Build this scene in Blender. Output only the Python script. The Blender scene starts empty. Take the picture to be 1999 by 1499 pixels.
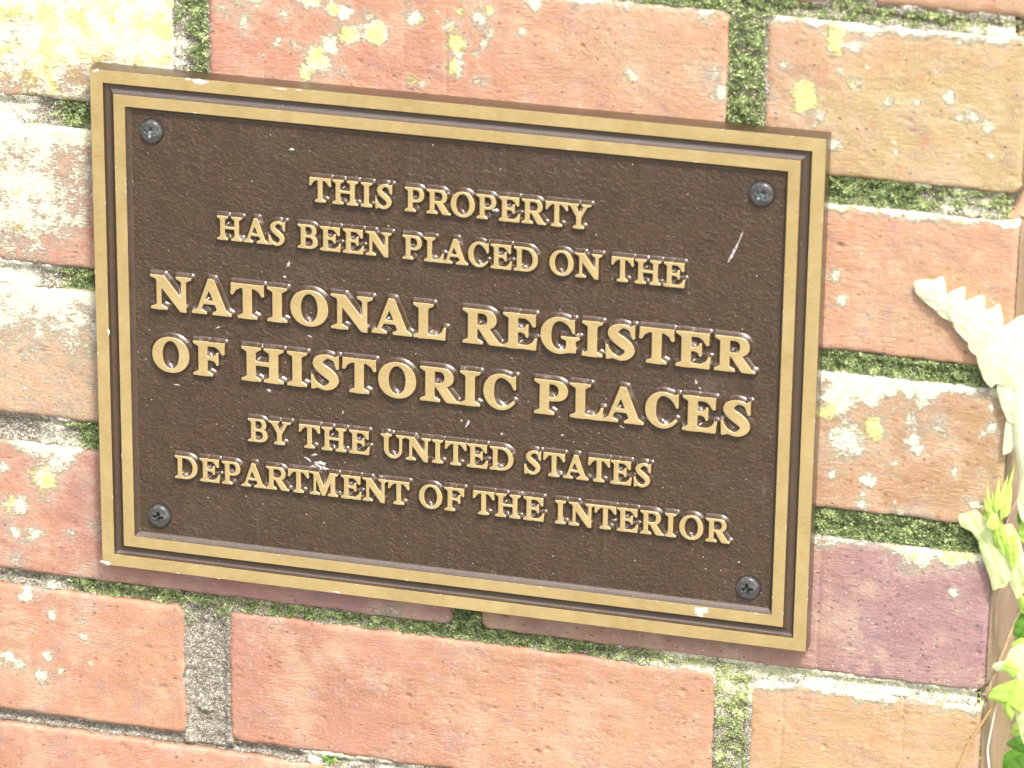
import bpy, math, random
import numpy as np
from mathutils import Vector, Matrix

# ------------------------------------------------------------------ camera, sky, sun, exposure
scene = bpy.context.scene
cd = bpy.data.cameras.new("camera")
cam = bpy.data.objects.new("camera", cd)
scene.collection.objects.link(cam)
scene.camera = cam
R = ((0.96511149, -0.10771707, 0.23865635),
     (0.26158469, 0.35646169, -0.89694399),
     (0.01154433, 0.92807979, 0.37220241))
m = Matrix(R).to_4x4()
m.translation = Vector((0.5491174, -1.44429089 - 0.008, 0.69447522))
cam.matrix_world = m
cd.sensor_width = 36.0
cd.lens = 36.0 * 8414.8 / 1999.0
cd.clip_start = 0.02
cd.clip_end = 50.0
cd.dof.use_dof = True
cd.dof.focus_distance = 1.66
cd.dof.aperture_fstop = 16.0

SUN = Vector((0.70, -1.0, 1.75)).normalized()          # towards the sun
elev = math.asin(SUN.z)
azim = math.atan2(SUN.x, SUN.y)
world = bpy.data.worlds.new("World")
scene.world = world
world.use_nodes = True
wn = world.node_tree
bg = wn.nodes["Background"]
sky = wn.nodes.new("ShaderNodeTexSky")
sky.sky_type = 'NISHITA'
sky.sun_disc = False
sky.sun_elevation = elev
sky.sun_rotation = azim
sky.air_density = 0.8
sky.dust_density = 6.0
sky.ozone_density = 1.0
wn.links.new(sky.outputs[0], bg.inputs[0])
bg.inputs[1].default_value = 0.15
sd = bpy.data.lights.new("sun", 'SUN')
sd.energy = 2.3
sd.angle = math.radians(8.0)
sd.color = (1.0, 0.965, 0.91)
sun = bpy.data.objects.new("sun", sd)
scene.collection.objects.link(sun)
sun.rotation_euler = SUN.to_track_quat('Z', 'Y').to_euler()
sun.location = SUN * 3
vs = scene.view_settings
vs.view_transform = 'Standard'
vs.look = 'None'
vs.exposure = 1.08
vs.gamma = 1.0

MM = 0.001
PT = 8.0            # plaque thickness, wall face is y = 0, plaque front y = -8 mm
PW, PH = 280.3, 203.0
rng = np.random.default_rng(7)
random.seed(7)

# ------------------------------------------------------------------ noise
_perm = np.random.default_rng(11).permutation(4096)
_ang = np.random.default_rng(12).uniform(0, 2 * np.pi, 4096)
_gx, _gy = np.cos(_ang), np.sin(_ang)


def noise2(x, y, seed=0):
    xi = np.floor(x).astype(np.int64); yi = np.floor(y).astype(np.int64)
    xf = x - xi; yf = y - yi
    def g(ix, iy, dx, dy):
        h = _perm[(_perm[(ix + seed * 131) & 4095] + iy) & 4095]
        return _gx[h] * dx + _gy[h] * dy
    u = xf * xf * xf * (xf * (xf * 6 - 15) + 10)
    v = yf * yf * yf * (yf * (yf * 6 - 15) + 10)
    a = g(xi, yi, xf, yf); b = g(xi + 1, yi, xf - 1, yf)
    c = g(xi, yi + 1, xf, yf - 1); d = g(xi + 1, yi + 1, xf - 1, yf - 1)
    return (a + (b - a) * u) * (1 - v) + (c + (d - c) * u) * v * 1.0


def fbm(x, y, oct=4, seed=0, gain=0.5):
    s = np.zeros_like(np.asarray(x, float)); a = 1.0; f = 1.0; n = 0.0
    for i in range(oct):
        s += a * noise2(x * f, y * f, seed + i * 17); n += a
        a *= gain; f *= 2.03
    return s / n * 1.5


def smooth(a, b, x):
    t = np.clip((x - a) / (b - a), 0, 1)
    return t * t * (3 - 2 * t)


# ------------------------------------------------------------------ object helpers
COL = scene.collection


def mk_mesh(name, verts, faces, mats, smooth_shade=True, attrs=None, mat_idx=None):
    me = bpy.data.meshes.new(name)
    verts = np.asarray(verts, float) * MM
    faces = np.asarray(faces) if not isinstance(faces, list) else faces
    if isinstance(faces, np.ndarray):
        nf, k = faces.shape
        me.vertices.add(len(verts)); me.vertices.foreach_set("co", verts.ravel())
        me.loops.add(nf * k); me.loops.foreach_set("vertex_index", faces.astype(np.int32).ravel())
        me.polygons.add(nf)
        me.polygons.foreach_set("loop_start", np.arange(0, nf * k, k, dtype=np.int32))
        me.polygons.foreach_set("loop_total", np.full(nf, k, np.int32))
    else:
        me.from_pydata([tuple(v) for v in verts], [], faces)
    me.update(calc_edges=True)
    me.validate()
    for mt in (mats if isinstance(mats, (list, tuple)) else [mats]):
        me.materials.append(mt)
    me.polygons.foreach_set("use_smooth", np.full(len(me.polygons), smooth_shade, bool))
    if mat_idx is not None:
        me.polygons.foreach_set("material_index", np.asarray(mat_idx, np.int32))
    for k, v in (attrs or {}).items():
        v = np.asarray(v, float)
        if v.ndim == 1:
            a = me.attributes.new(k, 'FLOAT', 'POINT'); a.data.foreach_set("value", v)
        else:
            if v.shape[1] == 3: v = np.hstack([v, np.ones((len(v), 1))])
            a = me.attributes.new(k, 'FLOAT_COLOR', 'POINT'); a.data.foreach_set("color", v.ravel())
    return me


def obj(name, me, parent=None, loc=(0, 0, 0), label=None, cat=None, group=None, kind=None):
    o = bpy.data.objects.new(name, me)
    COL.objects.link(o)
    o.location = Vector(loc) * MM
    if parent is not None: o.parent = parent
    if label: o["label"] = label
    if cat: o["category"] = cat
    if group: o["group"] = group
    if kind: o["kind"] = kind
    return o


def thing(name, label, cat, loc=(0, 0, 0), group=None):
    return obj(name, None, None, loc, label, cat, group)


def grid_faces(nu, nv, keep=None):
    i, j = np.meshgrid(np.arange(nu - 1), np.arange(nv - 1), indexing='ij')
    a = i * nv + j
    f = np.stack([a, a + nv, a + nv + 1, a + 1], -1).reshape(-1, 4)
    if keep is not None: f = f[keep.reshape(-1)]
    return f


def compact(verts, faces, attrs):
    used = np.zeros(len(verts), bool); used[faces.ravel()] = True
    idx = np.cumsum(used) - 1
    return verts[used], idx[faces], {k: np.asarray(v)[used] for k, v in attrs.items()}


# ------------------------------------------------------------------ node helpers
class NT:
    def __init__(s, name):
        s.m = bpy.data.materials.new(name); s.m.use_nodes = True
        s.t = s.m.node_tree; s.t.nodes.clear()
        s.out = s.t.nodes.new("ShaderNodeOutputMaterial")
        s.b = s.t.nodes.new("ShaderNodeBsdfPrincipled")
        s.t.links.new(s.b.outputs[0], s.out.inputs[0])
        s.tc = None

    def n(s, typ, **kw):
        nd = s.t.nodes.new("ShaderNode" + typ)
        for k, v in kw.items():
            if k.startswith("i_"):
                key = k[2:].replace("_", " ")
                s.set(nd, key, v)
            else: setattr(nd, k, v)
        return nd

    def set(s, nd, key, v):
        inp = nd.inputs[key] if not str(key).isdigit() else nd.inputs[int(key)]
        if hasattr(v, "links") or isinstance(v, bpy.types.NodeSocket): s.t.links.new(v, inp)
        else: inp.default_value = v

    def co(s, scale=(1, 1, 1)):
        if s.tc is None: s.tc = s.n("TexCoord")
        mp = s.n("Mapping")
        s.t.links.new(s.tc.outputs["Object"], mp.inputs[0])
        mp.inputs["Scale"].default_value = [c * 1000 for c in scale]
        return mp.outputs[0]

    def noise(s, scale, detail=3, rough=0.55, co=None, dist=0.0):
        nd = s.n("TexNoise")
        nd.inputs["Scale"].default_value = scale; nd.inputs["Detail"].default_value = detail
        nd.inputs["Roughness"].default_value = rough; nd.inputs["Distortion"].default_value = dist
        s.t.links.new(co or s.co(), nd.inputs["Vector"])
        return nd.outputs["Fac"]

    def vor(s, scale, co=None, feature='F1', rnd=1.0):
        nd = s.n("TexVoronoi", feature=feature)
        nd.inputs["Scale"].default_value = scale
        nd.inputs["Randomness"].default_value = rnd
        s.t.links.new(co or s.co(), nd.inputs["Vector"])
        return nd

    def ramp(s, x, lo, hi, a=0.0, b=1.0):
        nd = s.n("MapRange", interpolation_type='SMOOTHSTEP')
        s.set(nd, 0, x)
        for i, v in enumerate((lo, hi, a, b)): nd.inputs[i + 1].default_value = v
        return nd.outputs[0]

    def math(s, op, a, b=0.0, clamp=False):
        nd = s.n("Math", operation=op, use_clamp=clamp)
        s.set(nd, 0, a); s.set(nd, 1, b)
        return nd.outputs[0]

    def mix(s, f, a, b, mode='MIX'):
        nd = s.n("Mix", data_type='RGBA', blend_type=mode)
        s.set(nd, 0, f)
        for i, v in ((6, a), (7, b)):
            if isinstance(v, tuple): v = (*v[:3], 1.0)
            s.set(nd, i, v)
        return nd.outputs[2]

    def attr(s, name):
        nd = s.n("Attribute", attribute_name=name)
        return nd

    def sep(s, c):
        nd = s.n("SeparateColor"); s.t.links.new(c, nd.inputs[0]); return nd.outputs

    def bump(s, h, strength=0.5, dist=1.0, normal=None):
        nd = s.n("Bump"); nd.inputs["Strength"].default_value = strength
        nd.inputs["Distance"].default_value = dist * MM
        s.t.links.new(h, nd.inputs["Height"])
        if normal: s.t.links.new(normal, nd.inputs["Normal"])
        s.t.links.new(nd.outputs[0], s.b.inputs["Normal"])
        return nd.outputs[0]

    def p(s, key, v): s.set(s.b, key, v)


# ---- gold satin metal faces
def gold_nodes(M):
    c1 = M.co((0.02, 1, 1.0)); streak = M.noise(7.0, 3, 0.6, M.co((0.04, 1, 0.38)))
    blotch = M.noise(0.07, 5, 0.68)
    fine = M.noise(3.5, 2, 0.6)
    col = M.mix(M.ramp(blotch, 0.25, 0.80), (0.42, 0.312, 0.122), (0.54, 0.425, 0.195))
    col = M.mix(M.ramp(streak, 0.35, 0.7, 0.0, 0.34), col, (0.66, 0.56, 0.33))
    spot = M.ramp(M.noise(0.30, 5, 0.75), 0.62, 0.74, 0.0, 0.4)
    col = M.mix(spot, col, (0.62, 0.55, 0.42))
    dk = M.ramp(M.noise(0.8, 5, 0.8), 0.62, 0.76, 0.0, 0.55)
    col = M.mix(dk, col, (0.22, 0.15, 0.07))
    h = M.math('ADD', M.math('MULTIPLY', streak, 0.6), M.math('MULTIPLY', fine, 0.4))
    return col, h


M = NT("gold_face"); col, h = gold_nodes(M)
M.p("Base Color", col); M.p("Metallic", 0.5); M.p("Roughness", M.ramp(M.noise(0.12, 4), 0.3, 0.7, 0.36, 0.52))
M.bump(h, 0.35, 0.05)
MAT_GOLD = M.m


def brown_nodes(M, flecks=1.0):
    tone = M.noise(0.06, 4, 0.6)
    mid = M.noise(0.45, 3, 0.6)
    col = M.mix(M.ramp(tone, 0.35, 0.65), (0.045, 0.027, 0.0125), (0.053, 0.034, 0.0145))
    col = M.mix(M.ramp(mid, 0.40, 0.72, 0, 0.65), col, (0.082, 0.041, 0.025))
    col = M.mix(M.ramp(M.noise(1.3, 4, 0.7), 0.42, 0.68, 0, 0.5), col, (0.036, 0.026, 0.014))
    col = M.mix(M.ramp(M.noise(2.6, 3, 0.7), 0.60, 0.74, 0, 0.35 * flecks), col, (0.26, 0.20, 0.12))
    v = M.vor(1.25)
    pick = M.sep(v.outputs["Color"])
    dot = M.math('MULTIPLY', M.ramp(v.outputs["Distance"], 0.10, 0.30, 1, 0), M.ramp(pick[0], 0.82, 0.86))
    fc = M.mix(pick[1], (0.42, 0.27, 0.09), (0.30, 0.10, 0.05))
    col = M.mix(M.math('MULTIPLY', dot, 0.55 * flecks), col, fc)
    v2 = M.vor(0.42)
    p2 = M.sep(v2.outputs["Color"])
    dot2 = M.math('MULTIPLY', M.ramp(v2.outputs["Distance"], 0.05, 0.13, 1, 0), M.ramp(p2[2], 0.86, 0.88))
    col = M.mix(M.math('MULTIPLY', dot2, 0.7 * flecks), col, (0.75, 0.70, 0.60))
    return col


# ---- brown paint, smooth (rim, groove)
M = NT("brown_paint"); col = brown_nodes(M, 0.5)
M.p("Base Color", col); M.p("Roughness", 0.36); M.p("Specular IOR Level", 0.6); M.p("Coat Weight", 0.7); M.p("Coat Roughness", 0.2); M.p("Coat IOR", 1.7)
M.bump(M.noise(1.7, 4, 0.7), 0.8, 0.35)
MAT_BROWN = M.m

# ---- brown leather grain field
M = NT("brown_leatherette_paint"); col = brown_nodes(M, 1.0)
g1 = M.noise(0.52, 2, 0.5, M.co((1, 1, 1.15)), 0.9)
g2 = M.noise(2.6, 2, 0.5)
hh = M.math('ADD', M.math('MULTIPLY', g1, 0.8), M.math('MULTIPLY', g2, 0.25))
dust = M.ramp(M.noise(0.028, 5, 0.65), 0.50, 0.78, 0.0, 0.14)
col = M.mix(dust, col, (0.19, 0.155, 0.14))
drip = M.ramp(M.noise(0.5, 4, 0.65, M.co((1, 1, 0.05))), 0.56, 0.76, 0.0, 0.2)
col = M.mix(drip, col, (0.20, 0.17, 0.16))
tarn = M.ramp(M.noise(0.06, 5, 0.7, None, 0.8), 0.48, 0.62, 0.0, 0.45)
col = M.mix(tarn, col, (0.034, 0.023, 0.013))
scuff = M.ramp(M.noise(0.9, 5, 0.8, M.co((0.5, 1, 1.6)), 1.0), 0.70, 0.80, 0.0, 0.5)
col = M.mix(scuff, col, (0.38, 0.34, 0.33))
M.p("Base Color", col); M.p("Roughness", M.ramp(M.noise(0.9, 3), 0.3, 0.7, 0.36, 0.5)); M.p("Specular IOR Level", 0.55)
M.bump(hh, 0.9, 0.85)
M.p("Coat Weight", 0.1); M.p("Coat Roughness", 0.25)
MAT_FIELD = M.m

# ---- letters: gold face, brown flanks, divided by the height of the casting
M = NT("letter_paint")
gc, gh = gold_nodes(M)
bc = brown_nodes(M, 0.3)
sdv = M.attr("edge").outputs["Fac"]
wob = M.math('MULTIPLY', M.math('SUBTRACT', M.noise(1.3, 3), 0.5), 0.14)
mk = M.ramp(M.math('ADD', sdv, wob), -0.02, 0.10)
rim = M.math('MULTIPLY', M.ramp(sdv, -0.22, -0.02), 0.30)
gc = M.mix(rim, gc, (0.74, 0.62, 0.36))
M.p("Base Color", M.mix(mk, gc, bc))
M.p("Metallic", M.ramp(mk, 0, 1, 0.45, 0.0))
M.p("Roughness", M.ramp(mk, 0, 1, 0.5, 0.24)); M.p("Coat Weight", mk); M.p("Coat Roughness", 0.2); M.p("Coat IOR", 1.65)
M.p("Specular IOR Level", 0.65)
M.bump(M.noise(2.2, 2, 0.5), 0.30, 0.2)
MAT_LETTER = M.m

# ---- screws
M = NT("black_screw")
rec = M.attr("recess").outputs["Fac"]
col = M.mix(M.ramp(M.noise(0.5, 2), 0.45, 0.7), (0.07, 0.071, 0.070), (0.14, 0.14, 0.135))
ox = M.math('MULTIPLY', rec, M.ramp(M.noise(1.1, 3), 0.35, 0.6), clamp=True)
info = M.n("ObjectInfo")
oxc = M.sep(info.outputs["Color"])[0]
col = M.mix(rec, col, (0.006, 0.006, 0.007))
M.p("Base Color", M.mix(M.math('MULTIPLY', ox, oxc), col, (0.55, 0.70, 0.70)))
M.p("Metallic", 0.35); M.p("Roughness", 0.26)
M.bump(M.noise(0.9, 2), 0.25, 0.15)
MAT_SCREW = M.m

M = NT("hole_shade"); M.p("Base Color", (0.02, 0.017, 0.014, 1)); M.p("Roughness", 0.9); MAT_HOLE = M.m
M = NT("bare_metal_chip")
M.p("Base Color", M.mix(M.noise(1.5, 3), (0.42, 0.42, 0.40), (0.75, 0.73, 0.68)))
M.p("Roughness", 0.5); M.p("Metallic", 0.3); M.bump(M.noise(3, 3), 0.4, 0.1)
MAT_CHIP = M.m
M = NT("chalky_dropping")
M.p("Base Color", M.mix(M.noise(1.2, 3), (0.22, 0.21, 0.20), (0.60, 0.61, 0.60)))
M.p("Roughness", 0.8); M.bump(M.noise(3, 3), 0.5, 0.2)
MAT_DROP = M.m

# ---- brick
M = NT("weathered_brick")
tint = M.attr("tint").outputs["Color"]
st = M.sep(M.attr("stain").outputs["Color"])      # r lichen cover and painted sunlit top edge, g yellow share, b dark iron spots
fleck = M.noise(1.1, 4, 0.65)
grain = M.noise(4.5, 3, 0.6)
dragm = M.ramp(M.noise(0.05, 3), 0.35, 0.65)
drag = M.n('Mix', data_type='FLOAT'); M.set(drag, 0, dragm); M.set(drag, 2, M.noise(0.8, 5, 0.72)); M.set(drag, 3, M.noise(1.0, 4, 0.65, M.co((0.28, 1, 1.15)), 0.7)); drag = drag.outputs[0]
col = M.mix(M.ramp(grain, 0.25, 0.75, 0.0, 0.55), tint, M.mix(1.0, tint, (0.66, 0.60, 0.58), 'MULTIPLY'))
col = M.mix(M.ramp(fleck, 0.52, 0.78, 0, 0.55), col, M.mix(0.5, tint, (0.80, 0.55, 0.42)))
col = M.mix(M.ramp(M.noise(0.14, 4, 0.6), 0.50, 0.72, 0, 0.35), col, (0.42, 0.26, 0.26))
col = M.mix(M.ramp(M.noise(0.045, 5, 0.65), 0.45, 0.66, 0, 0.50), col, (0.52, 0.40, 0.28))
col = M.mix(M.ramp(M.noise(0.062, 5, 0.7, M.co((1, 1.3, 1.2))), 0.52, 0.68, 0, 0.5), col, (0.33, 0.235, 0.225))
col = M.mix(M.ramp(M.noise(0.10, 5, 0.7, M.co((1.2, 1.0, 1))), 0.56, 0.70, 0, 0.5), col, (0.48, 0.21, 0.14))
col = M.mix(M.ramp(M.noise(2.4, 4, 0.75), 0.56, 0.74, 0, 0.45), col, (0.66, 0.52, 0.42))
col = M.mix(M.ramp(M.noise(0.9, 5, 0.75), 0.60, 0.74, 0, 0.5), col, (0.27, 0.17, 0.13))
# small dark iron specks
v = M.vor(0.30, M.co((1.0, 1, 1.35))); pk = M.sep(v.outputs["Color"])
wv = M.math('ADD', v.outputs["Distance"], M.math('MULTIPLY', M.math('SUBTRACT', M.noise(1.3, 4, 0.7), 0.5), 0.55))
dots = M.math('MULTIPLY', M.ramp(wv, 0.10, 0.24, 1, 0), M.ramp(M.math('ADD', pk[0], M.math('MULTIPLY', st[2], 0.85)), 0.80, 0.84))
col = M.mix(M.math('MULTIPLY', dots, M.ramp(M.noise(0.9, 3), .35, .65, .2, .7)), col, (0.17, 0.12, 0.13))
vb = M.vor(0.13, M.co((1, 1, 1.1))); pb = M.sep(vb.outputs["Color"])
wb = M.math('ADD', vb.outputs["Distance"], M.math('MULTIPLY', M.math('SUBTRACT', M.noise(0.9, 5, 0.8), 0.5), 0.7))
big = M.math('MULTIPLY', M.math('MULTIPLY', M.ramp(wb, 0.05, 0.34, 1, 0), M.ramp(pb[0], 0.45, 0.55)), M.ramp(st[2], 0.1, 0.5))
col = M.mix(M.math('MULTIPLY', big, 0.55), col, (0.20, 0.145, 0.18))
# white lime flecks
v3 = M.vor(0.55); p3 = M.sep(v3.outputs["Color"])
dl = M.math('MULTIPLY', M.ramp(v3.outputs["Distance"], 0.06, 0.20, 1, 0), M.ramp(p3[1], 0.90, 0.92))
col = M.mix(M.math('MULTIPLY', dl, 0.7), col, (0.78, 0.74, 0.66))
# lichen crust, also the painted sunlit top edges: ragged, two colours
ln = M.math('ADD', M.math('MULTIPLY', M.noise(0.22, 6, 0.75, M.co((0.8, 1, 1.1)), 0.4), 0.62),
            M.math('MULTIPLY', M.noise(1.15, 5, 0.8, M.co((0.5, 1, 1.3)), 0.6), 0.88))
lm = M.ramp(M.math('ADD', ln, st[0]), 1.04, 1.17)
lc = M.mix(M.ramp(M.noise(1.6, 4, 0.7), 0.30, 0.68), (0.66, 0.66, 0.48), (0.88, 0.88, 0.72))
yel = M.ramp(M.math('ADD', M.noise(0.13, 4, 0.6), M.math('MULTIPLY', st[1], 0.6)), 0.62, 0.80)
yc = M.mix(M.ramp(M.noise(1.2, 4, 0.7), 0.35, 0.65), (0.58, 0.55, 0.17), (0.84, 0.80, 0.42))
lc = M.mix(yel, lc, yc)
lc = M.mix(M.ramp(M.noise(0.9, 4, 0.75), 0.62, 0.76, 0, 0.5), lc, (0.50, 0.38, 0.33))
haze_ = M.ramp(M.math('ADD', ln, st[0]), 0.86, 1.10, 0.0, 0.26)
col = M.mix(haze_, col, (0.74, 0.70, 0.52))
col = M.mix(M.math('MULTIPLY', lm, 0.93), col, lc)
M.p("Base Color", col); M.p("Roughness", 0.86); M.p("Specular IOR Level", 0.3)
hh = M.math('ADD', M.math('MULTIPLY', drag, 0.75), M.math('MULTIPLY', grain, 0.22))
hh = M.math('SUBTRACT', hh, M.math('MULTIPLY', dots, 0.35))
hh = M.math('ADD', hh, M.math('MULTIPLY', lm, M.math('ADD', 0.10, M.math('MULTIPLY', M.noise(1.9, 4, 0.7), 0.7))))
M.bump(hh, 1.0, 0.95)
MAT_BRICK = M.m

# ---- mortar
M = NT("sandy_mortar")
st = M.sep(M.attr("stain").outputs["Color"])      # r moss film and painted shadow, g white crust and painted sunlit mortar
v = M.vor(1.9); pv = M.sep(v.outputs["Color"])
col = M.mix(M.ramp(pv[0], 0.15, 0.95), (0.16, 0.145, 0.11), (0.55, 0.52, 0.43))
col = M.mix(M.ramp(M.noise(1.4, 4, 0.7), 0.40, 0.66, 0, 0.75), col, (0.25, 0.235, 0.175))
col = M.mix(M.ramp(pv[1], 0.90, 0.94, 0, 0.8), col, (0.80, 0.76, 0.68))
n1 = M.noise(0.45, 5, 0.75)
n2 = M.noise(1.7, 4, 0.7)
mm_ = M.ramp(M.math('ADD', M.math('ADD', M.math('MULTIPLY', n1, 0.7), M.math('MULTIPLY', n2, 0.3)), st[0]), 0.92, 1.05)
mc = M.mix(M.ramp(n2, 0.35, 0.65), (0.05, 0.08, 0.022), (0.20, 0.30, 0.09))
col = M.mix(mm_, col, mc)
n3 = M.noise(0.55, 5, 0.75, M.co((1, 1, 1.0)), 0.5)
wm = M.ramp(M.math('ADD', M.math('ADD', M.math('MULTIPLY', n3, 0.6), M.math('MULTIPLY', M.noise(2.0, 4, 0.7), 0.4)), st[1]), 0.95, 1.06)
wc = M.mix(M.ramp(M.noise(1.5, 4), 0.35, 0.65), (0.60, 0.63, 0.42), (0.90, 0.90, 0.78))
col = M.mix(wm, col, wc)
M.p("Base Color", col); M.p("Roughness", 0.95); M.p("Specular IOR Level", 0.2)
hh = M.math('ADD', M.math('MULTIPLY', M.ramp(v.outputs["Distance"], 0.1, 0.7, 1, 0), 0.6), M.math('MULTIPLY', n2, 0.8))
M.bump(hh, 0.9, 0.9)
MAT_MORTAR = M.m

# ---- plants
def leaf_mat(name, a, b, trans=0.35):
    M = NT(name)
    c = M.attr("tint").outputs["Fac"]
    col = M.mix(M.math('ADD', M.math('MULTIPLY', c, 0.7), M.math('MULTIPLY', M.noise(0.15, 3), 0.3), clamp=True), a, b)
    M.p("Base Color", col); M.p("Roughness", 0.42)
    M.bump(M.noise(0.7, 3, 0.6), 0.2, 0.3)
    tr = M.n("BsdfTranslucent"); M.t.links.new(col, tr.inputs[0])
    mx = M.n("MixShader"); mx.inputs[0].default_value = trans
    M.t.links.new(M.b.outputs[0], mx.inputs[1]); M.t.links.new(tr.outputs[0], mx.inputs[2])
    M.t.links.new(mx.outputs[0], M.out.inputs[0])
    return M.m


MAT_PALE = leaf_mat("pale_fern_leaf", (0.80, 0.88, 0.50), (0.92, 0.95, 0.74), 0.3)  # near-white of the overexposed sunlit frond put into the leaf colour
MAT_CREAM = leaf_mat("cream_lime_fern_leaf", (0.60, 0.78, 0.22), (0.90, 0.95, 0.62), 0.3)
MAT_LIME = leaf_mat("lime_fern_leaf", (0.36, 0.62, 0.07), (0.66, 0.84, 0.24), 0.4)
MAT_GREEN = leaf_mat("green_fern_leaf", (0.09, 0.26, 0.03), (0.22, 0.46, 0.07), 0.3)
MAT_MOSS = leaf_mat("moss_leaf", (0.07, 0.13, 0.04), (0.62, 0.74, 0.36), 0.2)
MAT_PALEMOSS = leaf_mat("pale_moss_leaf", (0.40, 0.50, 0.16), (0.80, 0.86, 0.50), 0.2)
M = NT("dry_stem"); M.p("Base Color", (0.50, 0.33, 0.13, 1)); M.p("Roughness", 0.7); MAT_STEM = M.m
M = NT("white_rootlet"); M.p("Base Color", (0.70, 0.62, 0.48, 1)); M.p("Roughness", 0.6); MAT_ROOT = M.m

# ------------------------------------------------------------------ the brick wall
CX = 350.0          # the wall's corner, mm
RES = 0.75


def P(x): return np.array(x, float)


PINK = P((0.485, 0.250, 0.168)); SALMON = P((0.512, 0.290, 0.175)); ORANGE = P((0.520, 0.315, 0.190))
TAN = P((0.49, 0.33, 0.20)); OLIVE = P((0.49, 0.37, 0.20)); MAUVE = P((0.36, 0.215, 0.205)); BROWN = P((0.40, 0.258, 0.165))
RED = P((0.45, 0.22, 0.155))

# lichen spots on the wall face: x, z, radius (mm), strength, yellow
BLOBS = []


def B(lst): BLOBS.extend(lst)


B([(78, 217, 3.0, .35, .2), (87, 213, 4.6, .5, .5), (92, 218, 4, .5, .3), (99, 222, 4.2, .5, .6), (109, 224, 3.8, .5, .7), (82, 207, 3, .4, .8),
   (58, 224, 3.5, .35, .2), (62, 234, 3.2, .4, .2), (84, 236, 3.2, .45, .7), (124, 231, 3, .4, .1), (137, 229, 2.6, .4, .5), (139, 223, 3.4, .5, .9),
   (139, 215, 3.2, .5, .8), (149, 234, 2.6, .35, .4), (152, 229, 2.2, .3, .4), (170, 240, 2.6, .35, .4), (206, 217, 2.2, .4, .4), (150, 210, 2.6, .35, .1),
   (96, 209, 2.5, .3, .2), (238, 214, 3, .3, .3), (237, 221, 3, .3, .1), (50, 228, 3.5, .3, .3),
   (270, 216, 4.0, .75, 1.0), (280, 236, 2.8, .6, .9), (288, 222, 2.4, .4, .8), (276, 209, 2.0, .35, .2), (287, 236, 2.2, .4, 0), (300, 216, 3.2, .35, .3),
   (322, 221, 2.0, .4, 0), (331, 214, 2.6, .4, 0), (337, 211, 2.2, .4, 0), (258, 214, 3.0, .4, .2), (262, 226, 2.4, .3, .1), (282, 199, 2.2, .4, 0),
   (284, 149, 2.6, .35, 0), (287, 139, 2.2, .4, 0), (297, 134, 2.0, .25, 0),
   (292, 86, 7.0, .42, .0), (301, 90, 3.6, .5, .9), (287, 100, 5.0, .4, .1), (299, 104, 4.0, .4, .1), (318, 104, 4.0, .30, .1), (283, 94, 4.0, .4, 1.0),
   (324, 96, 4.0, .26, .2), (314, 96, 3.2, .26, .2), (297, 59, 2.2, .4, 0), (312, 56, 3.2, .42, .1), (300, 69, 1.8, .35, 0), (336, 67, 2.5, .2, 0),
   (318, 44, 7, .32, .5), (334, 43, 6, .42, .5), (333, 28, 1.3, .45, .3),
   (-27, 30, 5, .42, .8), (-20, 38, 6, .36, .3), (-40, 17, 5, .40, .4), (-33, 3, 5, .34, .1), (-10, 33, 4, .28, .2), (-6, 12, 3, .28, .3), (-16, 8, 2.5, .3, .3),
   (-22, 20, 2.5, .2, .1), (-38, -6, 4, .3, 0), (-44, 30, 4, .2, 0),
   (-36, -22, 2.0, .5, 0), (-25, -29, 2.0, .55, 0), (-42, -52, 5, .30, 0), (-30, -56, 3, .30, .1), (-44, -38, 3, .2, 0), (-12, -25, 2, .2, 0),
   (116, -8, 3.5, .35, 0), (110, -9, 2.4, .3, 0)])
_g = np.random.default_rng(5)
for _ in range(34): BLOBS.append((_g.uniform(48, 165), _g.uniform(204, 243), _g.uniform(.8, 2.6), _g.uniform(.28, .45), _g.choice([0, .2, .8])))
for _ in range(26): BLOBS.append((_g.uniform(282, 345), _g.uniform(60, 108), _g.uniform(.7, 2.4), _g.uniform(.25, .45), 0))
for _ in range(16): BLOBS.append((_g.uniform(258, 345), _g.uniform(188, 240), _g.uniform(.6, 1.6), _g.uniform(.3, .45), _g.choice([0, .3])))
for _ in range(26): BLOBS.append((_g.uniform(-50, -2), _g.uniform(-74, 40), _g.uniform(.6, 2.2), _g.uniform(.3, .45), _g.choice([0, 0, .5])))
BL = np.array(BLOBS, float)
BL[:, 2] *= 1.35; BL[:, 3] *= 1.05


def blob_field(x, z):
    r = np.zeros_like(x); y = np.zeros_like(x)
    x, z = x + 1.8 * fbm(x / 4.5, z / 4.5, 3, 201), z + 1.6 * fbm(x / 4.5, z / 4.5, 3, 202)
    for bx, bz, br, s, yy in BL:
        q = np.exp(-0.8 * (((x - bx) ** 2 + (z - bz) ** 2) / (br * br))) * s
        r = np.maximum(r, q); y = np.maximum(y, q * yy * 1.6)
    return r, y


class Brk: pass


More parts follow.
